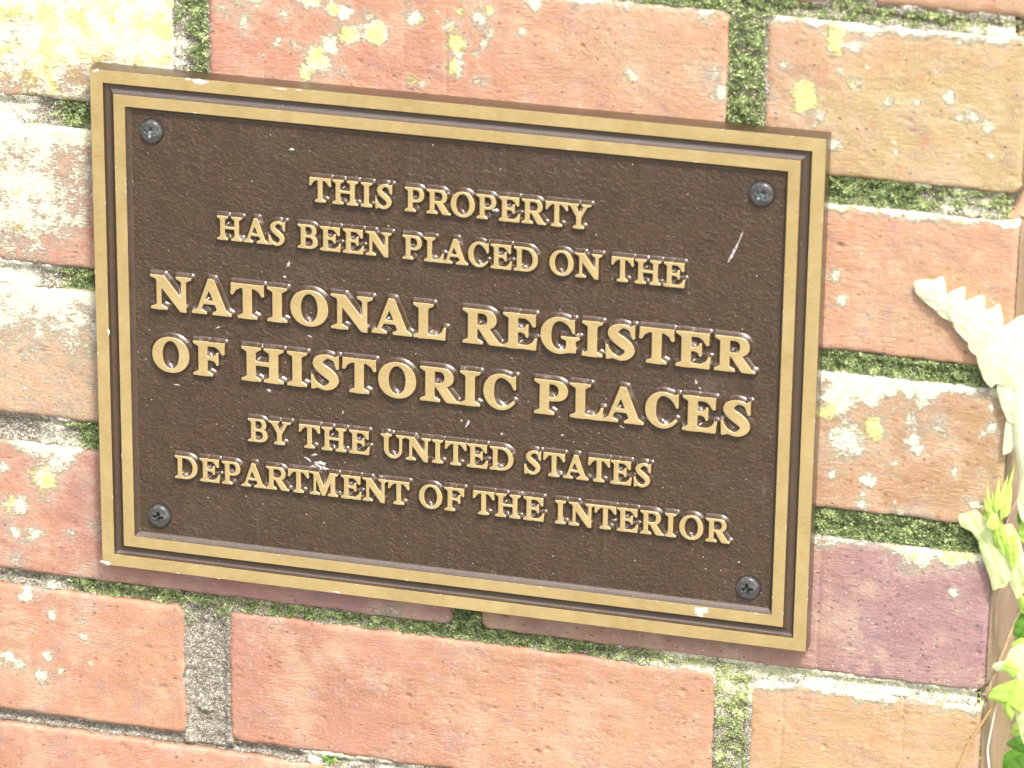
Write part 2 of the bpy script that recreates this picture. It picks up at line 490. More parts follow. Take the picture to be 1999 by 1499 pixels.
def make_brick(parent, x0, x1, z0, z1, c0, c1, lich=0.0, yel=0.0, dark=0.0, depth=92.0, rnd=2.3, seed=0,
               lich_grad=None, edge_top=0.28, rough=1.0, res=RES, right_face=False, label=None, proud=0.0, tint2=None, seams=()):
    nx = max(8, int((x1 - x0) / res)); nz = max(8, int((z1 - z0) / res))
    u = np.linspace(0, 1, nx); v = np.linspace(0, 1, nz)
    # denser near the arrises
    u = u + 0.0; U, V = np.meshgrid(u, v, indexing='ij')
    X = x0 + (x1 - x0) * U; Z = z0 + (z1 - z0) * V
    w = 1.15 * rough
    xl = w * fbm(Z / 14 + seed, Z * 0 + 3.1, 5, seed + 1, .62) ; xr = w * fbm(Z / 14 + seed, Z * 0 + 9.4, 5, seed + 2, .62)
    zb = w * fbm(X / 16 + seed, X * 0 + 5.7, 5, seed + 3, .62); zt = w * fbm(X / 16 + seed, X * 0 + 1.9, 5, seed + 4, .62)
    X = X + xl * (1 - U) + (0 if right_face else 1) * xr * U
    Z = Z + zb * (1 - V) + zt * V
    dx = np.minimum(X - X[:1, :] , X[-1:, :] - X); dz = np.minimum(Z - Z[:, :1], Z[:, -1:] - Z)
    r = rnd * (1 + 0.45 * fbm(X / 14, Z / 14, 3, seed + 6))
    r = np.clip(r, 0.9, 7)
    cr = 4.0
    # distance to a rounded rectangle
    qx = np.maximum(cr - dx, 0); qz = np.maximum(cr - dz, 0)
    d = cr - np.sqrt(qx * qx + qz * qz); d = np.where((dx < cr) & (dz < cr), d, np.minimum(dx, dz))
    d = np.clip(d, -2, None)
    t = np.clip((r - d) / r, 0, 1.0)
    drop = r * (1 - np.sqrt(np.clip(1 - t * t, 0, 1))) * 0.8 + np.clip(-d, 0, None) * 3.0
    relief = 0.55 * fbm(X / 48, Z / 40, 3, seed + 8) + 0.34 * fbm(X / 9, Z / 7, 4, seed + 9)
    dr = fbm(X / 3.4, (Z + 0.22 * X) / 1.5, 3, seed + 10)
    relief = relief - 0.38 * smooth(0.18, 0.55, dr) * rough * (0.25 + 0.9 * smooth(-.25, .45, fbm(X / 30, Z / 18, 3, seed + 15))) - 0.16 * fbm(X / 1.7, Z / 1.3, 2, seed + 12)
    lump = fbm(X / 5, Z / 4, 3, seed + 14)
    relief = relief - 0.55 * smooth(0.45, 0.75, lump) * rough
    pr = np.random.default_rng(seed + 99)
    for _ in range(int((x1 - x0) * (z1 - z0) / 520)):
        px, pz = pr.uniform(x0, x1), pr.uniform(z0, z1); rr = pr.uniform(0.4, 0.95)
        relief -= pr.uniform(0.4, 1.0) * np.exp(-(((X - px) / (rr * pr.uniform(.9, 1.7))) ** 2 + ((Z - pz) / rr) ** 2) ** 1.5)
    for sx, sw, sdp in seams:
        sxx = sx + .35 * fbm(Z / 9, Z * 0 + sx, 3, seed + 70)
        relief = relief - sdp * np.exp(-((X - sxx) / sw) ** 2) + sdp * .5 * smooth(sxx - .2, sxx - 6, X) * smooth(sxx - 14, sxx - 4, X)
    Y = drop - relief - proud
    ncl = len(X.ravel())
    verts = np.stack([X.ravel(), Y.ravel(), Z.ravel()], 1)
    faces = grid_faces(nx, nz)
    # tints
    mixv = np.clip(U + 0.55 * fbm(X / 60, Z / 45, 3, seed + 20), 0, 1)[..., None]
    tn = c0 * (1 - mixv) + c1 * mixv
    tn = tn * (1 + 0.16 * fbm(X / 22, Z / 16, 4, seed + 21)[..., None])
    if tint2 is not None:
        c2, fx, fz, fr = tint2
        q = np.exp(-(((X - fx) / fr[0]) ** 2 + ((Z - fz) / fr[1]) ** 2))[..., None]
        q = np.clip(q * (1 + 0.8 * fbm(X / 12, Z / 12, 3, seed + 30)[..., None]), 0, 1)
        tn = tn * (1 - q) + c2 * q
    if lich_grad: lf = lich_grad(X, Z)
    else: lf = lich + 0.05 + 0.30 * fbm(X / 20, Z / 16, 4, seed + 60)
    bl, by = blob_field(X, Z)
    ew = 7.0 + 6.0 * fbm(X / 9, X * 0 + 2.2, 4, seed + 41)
    edge = edge_top * 1.02 * np.clip(1 - (Z[:, -1:] - Z) / np.clip(ew, 1.5, 13), 0, 1) * np.clip(0.95 + 0.9 * fbm(X / 18, X * 0, 3, seed + 40), .2, 1.4)  # pale top arris: lichen crust plus overhead sunlight painted into the colour
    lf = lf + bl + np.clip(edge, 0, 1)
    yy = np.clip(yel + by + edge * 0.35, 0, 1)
    stn = np.stack([np.clip(lf, 0, 1), yy, np.full_like(X, dark)], -1)
    tcol = tn.reshape(-1, 3); scol = stn.reshape(-1, 3)
    # sides: loop round the edge of the front sheet, drawn back into the wall
    idx = np.arange(nx * nz).reshape(nx, nz)
    loop = np.concatenate([idx[:, 0], idx[-1, 1:], idx[-2::-1, -1], idx[0, -2:0:-1]])
    steps = [1.5, 3.5, 6.5, 10, 15, 21, 28, 36, 46, 60, 76, depth] if right_face else [1.5, 4, 9, 30, depth]
    rings = [loop]; V2 = [verts]; T2 = [tcol]; S2 = [scol]; off = ncl
    cxm, czm = (x0 + x1) / 2, (z0 + z1) / 2
    base = verts[loop]
    for s_ in steps:
        q = base.copy(); q[:, 1] = np.maximum(base[:, 1], 0) * 0 + s_ + np.maximum(base[:, 1] * (1 if s_ < 6 else 0), 0)
        nn = 0.35 * fbm(q[:, 0] / 6 + q[:, 2] / 6, q[:, 1] / 6 + seed, 3, seed + 50)
        on_r = np.abs(q[:, 0] - x1) < 2.0
        q[:, 0] += np.where(on_r, nn + (0.5 if right_face else 0) * min(s_, 4) / 4, 0)
        V2.append(q); T2.append(tcol[loop] * (1 - (.75 if right_face else 0) * on_r[:, None]) + (.75 if right_face else 0) * on_r[:, None] * np.array([.40, .30, .17])); sc = scol[loop].copy()
        sc[:, 0] = np.minimum(sc[:, 0], 0.12) if right_face else sc[:, 0]
        S2.append(sc)
        rings.append(np.arange(off, off + len(loop))); off += len(loop)
    F = [faces[:, ::-1]]
    for a, b in zip(rings[:-1], rings[1:]):
        a2 = np.roll(a, -1); b2 = np.roll(b, -1)
        F.append(np.stack([a, a2, b2, b], 1)[:, ::-1])
    Fa = np.concatenate(F)[:, ::-1]
    me = mk_mesh("brick", np.concatenate(V2), Fa, MAT_BRICK, True,
                 {"tint": np.concatenate(T2), "stain": np.concatenate(S2)})
    return obj("brick", me, parent, label=label)


wall = thing("brick_wall", "weathered red brick garden wall with mossy joints and lichen behind the bronze plaque", "wall")

rows = {0: (250.5, 306.0), 1: (186.0, 244.6), 2: (119.0, 176.0), 3: (55.6, 110.6), 4: (-11.6, 44.6), 5: (-74.0, -17.2), 6: (-136.0, -78.5),
        7: (-198, -143), -1: (313, 369)}


def row(r): return rows[r]


lg_r1 = lambda X, Z: 0.38 + 0.16 * smooth(190, 215, Z) + 0.18 * fbm(X / 14, Z / 14, 3, 5)
lg_r2 = lambda X, Z: 0.45 - 0.14 * smooth(-30, 0, X) - 0.10 * smooth(150, 120, Z) + 0.20 * fbm(X / 12, Z / 12, 3, 6)
lg_r3 = lambda X, Z: 0.24 + 0.22 * smooth(75, 108, Z) + 0.16 * fbm(X / 10, Z / 10, 3, 7)
J = 12.0
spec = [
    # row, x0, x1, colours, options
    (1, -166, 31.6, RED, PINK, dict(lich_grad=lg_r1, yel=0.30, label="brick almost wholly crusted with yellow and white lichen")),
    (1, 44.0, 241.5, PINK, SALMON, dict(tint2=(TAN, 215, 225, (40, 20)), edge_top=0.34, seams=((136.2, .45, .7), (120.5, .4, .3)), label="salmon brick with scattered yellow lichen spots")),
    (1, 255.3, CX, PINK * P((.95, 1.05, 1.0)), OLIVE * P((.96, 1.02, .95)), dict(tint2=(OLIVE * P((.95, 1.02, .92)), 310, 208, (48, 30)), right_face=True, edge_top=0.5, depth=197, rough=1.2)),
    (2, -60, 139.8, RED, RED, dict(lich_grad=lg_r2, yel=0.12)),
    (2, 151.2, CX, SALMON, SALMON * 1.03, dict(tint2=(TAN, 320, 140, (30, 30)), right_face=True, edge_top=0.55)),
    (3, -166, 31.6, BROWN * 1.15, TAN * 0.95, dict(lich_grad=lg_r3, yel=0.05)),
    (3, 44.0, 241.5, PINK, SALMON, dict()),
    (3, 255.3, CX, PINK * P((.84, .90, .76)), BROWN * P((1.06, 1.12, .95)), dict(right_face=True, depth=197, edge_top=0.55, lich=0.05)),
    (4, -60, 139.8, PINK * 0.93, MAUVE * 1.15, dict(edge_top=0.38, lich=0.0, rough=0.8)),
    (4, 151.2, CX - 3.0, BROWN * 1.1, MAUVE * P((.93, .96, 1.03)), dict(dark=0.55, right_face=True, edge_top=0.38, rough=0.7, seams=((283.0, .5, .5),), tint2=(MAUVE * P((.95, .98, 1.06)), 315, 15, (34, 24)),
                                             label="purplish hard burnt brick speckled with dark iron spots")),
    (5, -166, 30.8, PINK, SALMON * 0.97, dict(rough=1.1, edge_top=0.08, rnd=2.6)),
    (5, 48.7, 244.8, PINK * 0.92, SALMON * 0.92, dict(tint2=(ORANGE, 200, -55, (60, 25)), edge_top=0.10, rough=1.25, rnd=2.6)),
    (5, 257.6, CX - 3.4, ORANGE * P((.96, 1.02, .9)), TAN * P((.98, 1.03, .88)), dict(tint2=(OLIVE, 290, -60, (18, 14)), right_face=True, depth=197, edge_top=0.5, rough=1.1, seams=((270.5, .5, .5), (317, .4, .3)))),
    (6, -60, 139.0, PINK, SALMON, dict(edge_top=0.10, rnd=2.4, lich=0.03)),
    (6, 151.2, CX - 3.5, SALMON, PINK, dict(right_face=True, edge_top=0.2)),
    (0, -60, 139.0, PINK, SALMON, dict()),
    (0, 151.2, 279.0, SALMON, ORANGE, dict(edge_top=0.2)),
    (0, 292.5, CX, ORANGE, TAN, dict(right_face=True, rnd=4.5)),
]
for i, (r_, x0, x1, c0, c1, o_) in enumerate(spec):
    z0, z1 = row(r_)
    if r_ == 0 and x0 > 280: z0 += 0.0
    o_.setdefault('lich', 0.0)
    res = RES if (r_ not in (0, 6) and x0 > -100) or r_ == 1 else 1.1
    if r_ == 3 and 40 < x0 < 100: res = 2.5
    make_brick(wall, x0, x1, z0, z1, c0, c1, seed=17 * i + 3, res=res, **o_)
# courses and bricks just beyond the photograph's edges
for i, (r_, x0, x1, rf) in enumerate([(-1, -166, 31, False), (-1, 44, 241, False), (-1, 255, CX, True), (7, -166, 31, False), (7, 44, 241, False),
                                      (7, 255, CX, True), (0, -272, -73, False), (2, -272, -72, False), (4, -272, -72, False), (6, -272, -72, False)]):
    z0, z1 = row(r_)
    make_brick(wall, x0, x1, z0, z1, SALMON, PINK, lich=0.12, seed=500 + i * 13, res=3.0, right_face=rf)

for k in range(8, 14):
    z0 = -198 - 61.5 * (k - 7)
    for a_, b_ in ([(-272, -72), (-60, 139), (151, CX)] if k % 2 == 0 else [(-166, 31), (44, 241), (255, CX)]):
        make_brick(wall, a_, b_, z0, z0 + 55, SALMON, PINK, lich=0.05, seed=700 + k * 9 + int(a_) % 7, res=5.0, right_face=(b_ == CX))
gm_ = NT("worn_paving"); gm_.p("Base Color", gm_.mix(gm_.noise(0.02, 5, 0.6), (0.16, 0.145, 0.12), (0.26, 0.24, 0.20))); gm_.p("Roughness", 0.9)
gmesh = mk_mesh("ground", [(-6000, -6000, -598), (6000, -6000, -598), (6000, 4000, -598), (-6000, 4000, -598)], [(0, 1, 2, 3)], gm_.m, False)
obj("ground", gmesh, None, kind="structure")  # unseen ground, added to bounce light up under the plaque

# ---- mortar: one recessed sheet seen in the joints
BR = [(x0, x1, *row(r_)) for r_, x0, x1, _, _, _ in spec] + [(-272, -72, *row(k)) for k in (0, 2, 4, 6)] + \
     [(-166, 31, *row(k)) for k in (-1, 7)] + [(44, 241, *row(k)) for k in (-1, 7)] + [(255, CX, *row(k)) for k in (-1, 7)]


def joint_dist(X, Z):
    """distance into the joint from the nearest brick face (negative under a brick)"""
    D = np.full_like(X, 1e9)
    for x0, x1, z0, z1 in BR:
        dx = np.maximum(x0 - X, X - x1); dz = np.maximum(z0 - Z, Z - z1)
        o = np.sqrt(np.maximum(dx, 0) ** 2 + np.maximum(dz, 0) ** 2) + np.minimum(np.maximum(dx, dz), 0)
        D = np.minimum(D, o)
    return D


# moss / white crust along the joints, left ones also painting shadow / sunlit mortar: (x, z, rx, rz, moss, white)
MZ = [(-35, 180.5, 16, 8, -.2, .62), (-10, 181, 14, 6, .55, -.3), (38, 238, 8, 22, .42, .10), (34, 212, 5, 10, .0, .50), (41, 212, 4, 14, .5, -.2),  # dark moss paints in the shadow by plaque and brick, white the sunlit mortar
      (-35, 115, 20, 7, -.1, .55), (-8, 114, 12, 7, .60, -.1), (-38, 50, 16, 8, -.2, .18), (-20, 50, 9, 8, 0, .5), (-6, 50, 10, 8, .60, .02),
      (-38, -14.5, 14, 5, .12, .12), (-24, -14.5, 6, 4, .1, .5), (10, -14, 32, 5, .52, -.1), (46, -14, 10, 5, .40, .15), (75, -14, 22, 6, .42, .15),
      (125, -14, 26, 6, .46, .18), (146, -6, 9, 12, .60, -.1), (185, -15, 34, 6, .50, .12), (232, -15, 26, 6, .30, .52), (300, -14, 50, 6, .10, .56),
      (40, -45, 12, 26, -.1, -.05), (38, -20, 12, 6, .25, .02), (251, -26, 9, 9, .35, .45), (251, -52, 10, 12, .34, .30), (251, -75, 10, 10, .3, .35),
      (38, -60, 3, 3, 0, .5), (33, -43, 2, 2, 0, .5), (32, -75, 2, 2, 0, .5),
      (-40, -76, 60, 5, -.05, .02), (60, -75, 14, 5, 0, .10), (95, -72, 35, 7, .0, .50),
      (248, 225, 10, 26, .42, .16), (248, 196, 9, 14, .60, -.1), (225, 248, 40, 5, .50, .0), (275, 248, 24, 8, .34, .30), (310, 246, 18, 6, .40, .3),
      (338, 244, 14, 6, .1, .52), (295, 181.5, 26, 7, .58, .05), (330, 182, 22, 7, .32, .42), (300, 115, 34, 7, .56, .08), (335, 115, 20, 6, .56, 0),
      (300, 50, 34, 8, .56, .06), (330, 50, 18, 8, .60, -.05), (86, -78, 3, 2.5, .2, .5)]


def joint_stain(X, Z):
    mo = np.full_like(X, 0.18); wh = np.full_like(X, 0.06); ws = np.full_like(X, 0.35)
    am = mo * ws; aw = wh * ws
    for x, z, rx, rz, a, b in MZ:
        q = np.exp(-(((X - x) / rx) ** 2 + ((Z - z) / rz) ** 2) * 1.2) * 3
        am += a * q; aw += b * q; ws += q
    return am / ws, aw / ws


def mortar_y(X, Z, D):
    y = 3.9 + 1.0 * fbm(X / 14, Z / 9, 3, 71) + 0.8 * fbm(X / 3.2, Z / 3.0, 4, 72) + 0.35 * fbm(X / 1.0, Z / 1.0, 2, 73)
    # pointing curves up against the bricks beneath and beside it
    y = y - 1.6 * smooth(3.0, 0.0, D)
    # perpends are filled closer to the face
    return y


xs = np.arange(-272, 344.5, 0.62); zs = np.arange(-150, 318, 0.62)
X, Z = np.meshgrid(xs, zs, indexing='ij')
D = joint_dist(X, Z)
Y = mortar_y(X, Z, D)
mo, wh = joint_stain(X, Z)
wh = wh + 0.34 * fbm(X / 10, Z / 5, 4, 77) + 0.10; mo = mo + 0.25 * fbm(X / 8, Z / 6, 4, 78)
perp = ((X > 244) & (X < 259) | (X > 29) & (X < 50)) & (np.abs(Z - 215) < 30) | ((X > 29) & (X < 50) | (X > 244) & (X < 259)) & (np.abs(Z + 45) < 32)
Y = Y - 1.5 * perp
Y = Y - 1.6 * smooth(0.1, 0.55, wh)                       # crusts stand proud
Y = np.maximum(Y, 0.3)
keep = (D > -3.0)
kf = keep[:-1, :-1] & keep[1:, :-1] & keep[:-1, 1:] & keep[1:, 1:]
verts = np.stack([X.ravel(), Y.ravel(), Z.ravel()], 1)
stn = np.stack([mo.ravel(), wh.ravel(), np.zeros(mo.size)], 1)
v_, f_, a_ = compact(verts, grid_faces(len(xs), len(zs), kf)[:, ::-1], {"stain": stn})
me = mk_mesh("mortar", v_, f_[:, ::-1], MAT_MORTAR, True, a_)
obj("mortar", me, wall, kind="stuff")
# the wall's end: mortar between the quoins
ys = np.arange(3, 215, 2.0)
Y2, Z2 = np.meshgrid(ys, np.arange(-598, 372, 2.0), indexing='ij')
X2 = 345.0 + 0.7 * fbm(Y2 / 8, Z2 / 8, 3, 81)
st2 = np.stack([np.full(X2.size, .42), np.full(X2.size, .1), np.zeros(X2.size)], 1)
me = mk_mesh("mortar", np.stack([X2.ravel(), Y2.ravel(), Z2.ravel()], 1), grid_faces(*X2.shape), MAT_MORTAR, True, {"stain": st2})
obj("mortar", me, wall, kind="stuff")
# inner leaf of the wall so that it has its full thickness
bx = [(-272, 8, -598), (345, 8, -598), (345, 215, -598), (-272, 215, -598), (-272, 8, 372), (345, 8, 372), (345, 215, 372), (-272, 215, 372)]
me = mk_mesh("wall_core", bx, [(0, 3, 2, 1), (4, 5, 6, 7), (0, 1, 5, 4), (1, 2, 6, 5), (2, 3, 7, 6), (3, 0, 4, 7)], MAT_MORTAR, False,
             {"stain": np.tile([0.1, 0.1, 0], (8, 1))})
obj("wall_core", me, wall)


# ---- moss: thousands of tiny leaves on the joints
def moss_mesh(n, pick, size, name, mat, seed):
    g = np.random.default_rng(seed)
    vv = []; tt = []; cnt = 0
    while cnt < n:
        k = 60000
        x = g.uniform(-55, 347, k); z = g.uniform(-84, 256, k)
        d = joint_dist(x, z)
        mo, wh = joint_stain(x, z)
        nz = fbm(x / 5, z / 4, 4, 33)
        w = pick(mo, wh, nz)
        ok = (d > 0.2) & (g.uniform(0, 1, k) < w)
        vis = ~((x > 4) & (x < PW - 4) & (z > 4) & (z < PH - 4))
        ok &= vis
        x, z, d, nz, mo = x[ok], z[ok], d[ok], nz[ok], mo[ok]
        if len(x) == 0: break
        y = mortar_y(x, z, d) - 0.3 - 1.6 * smooth(-.2, .6, nz) * smooth(0.2, 2.5, d) - 1.2 * g.random(len(x))
        pp = ((x > 244) & (x < 259) | (x > 29) & (x < 50)) & ((np.abs(z - 215) < 30) | (np.abs(z + 45) < 32))
        y -= 1.5 * pp
        s = size * g.uniform(0.6, 1.4, len(x))
        dirv = g.normal(size=(len(x), 3)) * np.array([1, .6, 1]) + np.array([0, -.9, .5])
        dirv /= np.linalg.norm(dirv, axis=1)[:, None]
        side = np.cross(dirv, g.normal(size=(len(x), 3))); side /= np.linalg.norm(side, axis=1)[:, None]
        b = np.stack([x, y, z], 1)
        a0 = b - side * s[:, None] * .28; a1 = b + side * s[:, None] * .28
        tip = b + dirv * s[:, None]
        vv.append(np.stack([a0, a1, tip], 1).reshape(-1, 3))
        tn = np.clip(0.16 + 0.85 * smooth(.02, .42, fbm(x / 6, z / 5, 3, 35)) + 0.5 * nz + g.normal(0, .22, len(x)) + .8 * (g.random(len(x)) < .12), 0, 1.2)
        tt.append(np.repeat(tn, 3)); cnt += len(x)
    vv = np.concatenate(vv); tt = np.concatenate(tt)
    f = np.arange(len(vv)).reshape(-1, 3)
    return mk_mesh(name, vv, f, mat, False, {"tint": tt})


me = moss_mesh(60000, lambda m_, w_, n_: smooth(.30, .52, m_ + .60 * n_) * smooth(.45, .2, w_), 0.95, "moss", MAT_MOSS, 41)
obj("moss", me, None, label="dark green moss growing in the recessed joints between the bricks", cat="moss", kind="stuff")
me = moss_mesh(24000, lambda m_, w_, n_: np.maximum(smooth(.20, .50, w_ + .3 * n_) * smooth(.05, .3, m_) * .6, .10 * (m_ > .3)), .9, "pale_moss", MAT_PALEMOSS, 42)
obj("pale_moss", me, None, label="pale yellow-green moss crusting the joints below the plaque", cat="moss", kind="stuff")

# ------------------------------------------------------------------ the plaque
FD = 2.0                                  # depth of the field below the raised faces
plaque = thing("plaque", "bronze wall plaque with raised gold lettering and double gold border on brick", "plaque", (PW / 2, 0, 0))
PO = np.array([PW / 2, 0, 0])


def ring_mesh(name, prof, mat, smooth_shade=True):
    """prof: list of (inset, y); swept round the rectangle with mitred corners"""
    V = []; F = []
    cs = [(0, 0, 1, 1), (PW, 0, -1, 1), (PW, PH, -1, -1), (0, PH, 1, -1)]
    n = len(prof)
    for k in range(4):
        a = cs[k]; b = cs[(k + 1) % 4]
        base = len(V)
        for c in (a, b):
            for d_, y_ in prof:
                V.append((c[0] + c[2] * d_ - PO[0], y_, c[1] + c[3] * d_))
        for i in range(n - 1):
            F.append((base + i, base + i + 1, base + n + i + 1, base + n + i)[::-1])
    me = mk_mesh(name, V, F, mat, smooth_shade)
    return me


def arc(cx, cy, rx, ry, a0, a1, n): return [(cx + rx * math.cos(math.radians(a0 + (a1 - a0) * i / n)), cy + ry * math.sin(math.radians(a0 + (a1 - a0) * i / n))) for i in range(n + 1)]


Yf = -PT
g0, g1, g2 = 5.15, 9.2, 13.65
rimp = [(0.0, 0.6), (-0.25, -1.0), (0.0, Yf + 0.35), (0.06, Yf + 0.12), (0.16, Yf + 0.03)]
obj("rim", ring_mesh("rim", rimp, MAT_BROWN), plaque)
obj("outer_border", ring_mesh("outer_border", [(0.16, Yf + 0.03), (0.24, Yf), (g0 - .1, Yf), (g0 - .02, Yf + .04)], MAT_GOLD, False), plaque)
gm = (g0 + g1) / 2; gr = (g1 - g0) / 2
grv = [(g0 - .02, Yf + .04), (g0 + .10, Yf + .5), (g0 + .28, Yf + 1.05), (g0 + .55, Yf + 1.45), (g0 + .9, Yf + 1.66), (gm - .4, Yf + 1.72), (gm + .1, Yf + 1.68),
       (gm + .6, Yf + 1.5), (gm + 1.05, Yf + 1.18), (g1 - .55, Yf + .78), (g1 - .25, Yf + .38), (g1 - .06, Yf + .12), (g1, Yf + .04)]
obj("groove", ring_mesh("groove", grv, MAT_BROWN), plaque)
obj("inner_border", ring_mesh("inner_border", [(g1, Yf + .04), (g1 + .08, Yf), (g2 - .08, Yf), (g2, Yf + .04)], MAT_GOLD, False), plaque)
slope = [(g2, Yf + .04)] + [(g2 + 1.9 * t, Yf + .04 + (FD - .04) * (1 - (1 - t) ** 1.6)) for t in (0.05, .15, .28, .42, .56, .7, .84, 1.0)]
obj("inner_slope", ring_mesh("inner_slope", slope, MAT_BROWN), plaque)
q = g2 + 1.9
me = mk_mesh("field", [(q - PO[0], Yf + FD, q), (PW - q - PO[0], Yf + FD, q), (PW - q - PO[0], Yf + FD, PH - q), (q - PO[0], Yf + FD, PH - q)],
             [(0, 1, 2, 3)], MAT_FIELD, False)
obj("field", me, plaque)


# ---- letters -----------------------------------------------------
def sd_poly(X, Z, pts):
    pts = np.array(pts, float)
    d = np.full(X.shape, 1e9); s = np.ones(X.shape)
    n = len(pts)
    for i in range(n):
        a = pts[i]; b = pts[i - 1]
        ex, ez = b[0] - a[0], b[1] - a[1]
        wx, wz = X - a[0], Z - a[1]
        t = np.clip((wx * ex + wz * ez) / max(ex * ex + ez * ez, 1e-12), 0, 1)
        d = np.minimum(d, (wx - ex * t) ** 2 + (wz - ez * t) ** 2)
        c1 = Z >= a[1]; c2 = Z < b[1]; c3 = ex * wz > ez * wx
        al = (c1 & c2 & c3) | (~c1 & ~c2 & ~c3)
        s = np.where(al, -s, s)
    return s * np.sqrt(d)


def sd_stroke(X, Z, pts):
    d = np.full(X.shape, 1e9)
    for (ax, az, ar), (bx, bz, br) in zip(pts[:-1], pts[1:]):
        ex, ez = bx - ax, bz - az
        t = np.clip(((X - ax) * ex + (Z - az) * ez) / max(ex * ex + ez * ez, 1e-12), 0, 1)
        d = np.minimum(d, np.hypot(X - ax - ex * t, Z - az - ez * t) - (ar + (br - ar) * t))
    return d


def ell(cx, cz, rx, rz, p=2.15, a0=0, a1=360, n=56):
    o = []
    for i in range(n + (0 if a1 - a0 == 360 else 1)):
        a = math.radians(a0 + (a1 - a0) * i / n); c, s = math.cos(a), math.sin(a)
        o.append((cx + rx * math.copysign(abs(c) ** (2 / p), c), cz + rz * math.copysign(abs(s) ** (2 / p), s)))
    return o


def spline(pts, n=6):
    o = []; P_ = [pts[0]] + list(pts) + [pts[-1]]
    for i in range(1, len(P_) - 2):
        p0, p1, p2, p3 = map(np.array, P_[i - 1:i + 3])
        for k in range(n):
            t = k / n
            o.append(tuple(0.5 * ((2 * p1) + (-p0 + p2) * t + (2 * p0 - 5 * p1 + 4 * p2 - p3) * t * t + (-p0 + 3 * p1 - 3 * p2 + p3) * t ** 3)))
    o.append(tuple(pts[-1])); return o


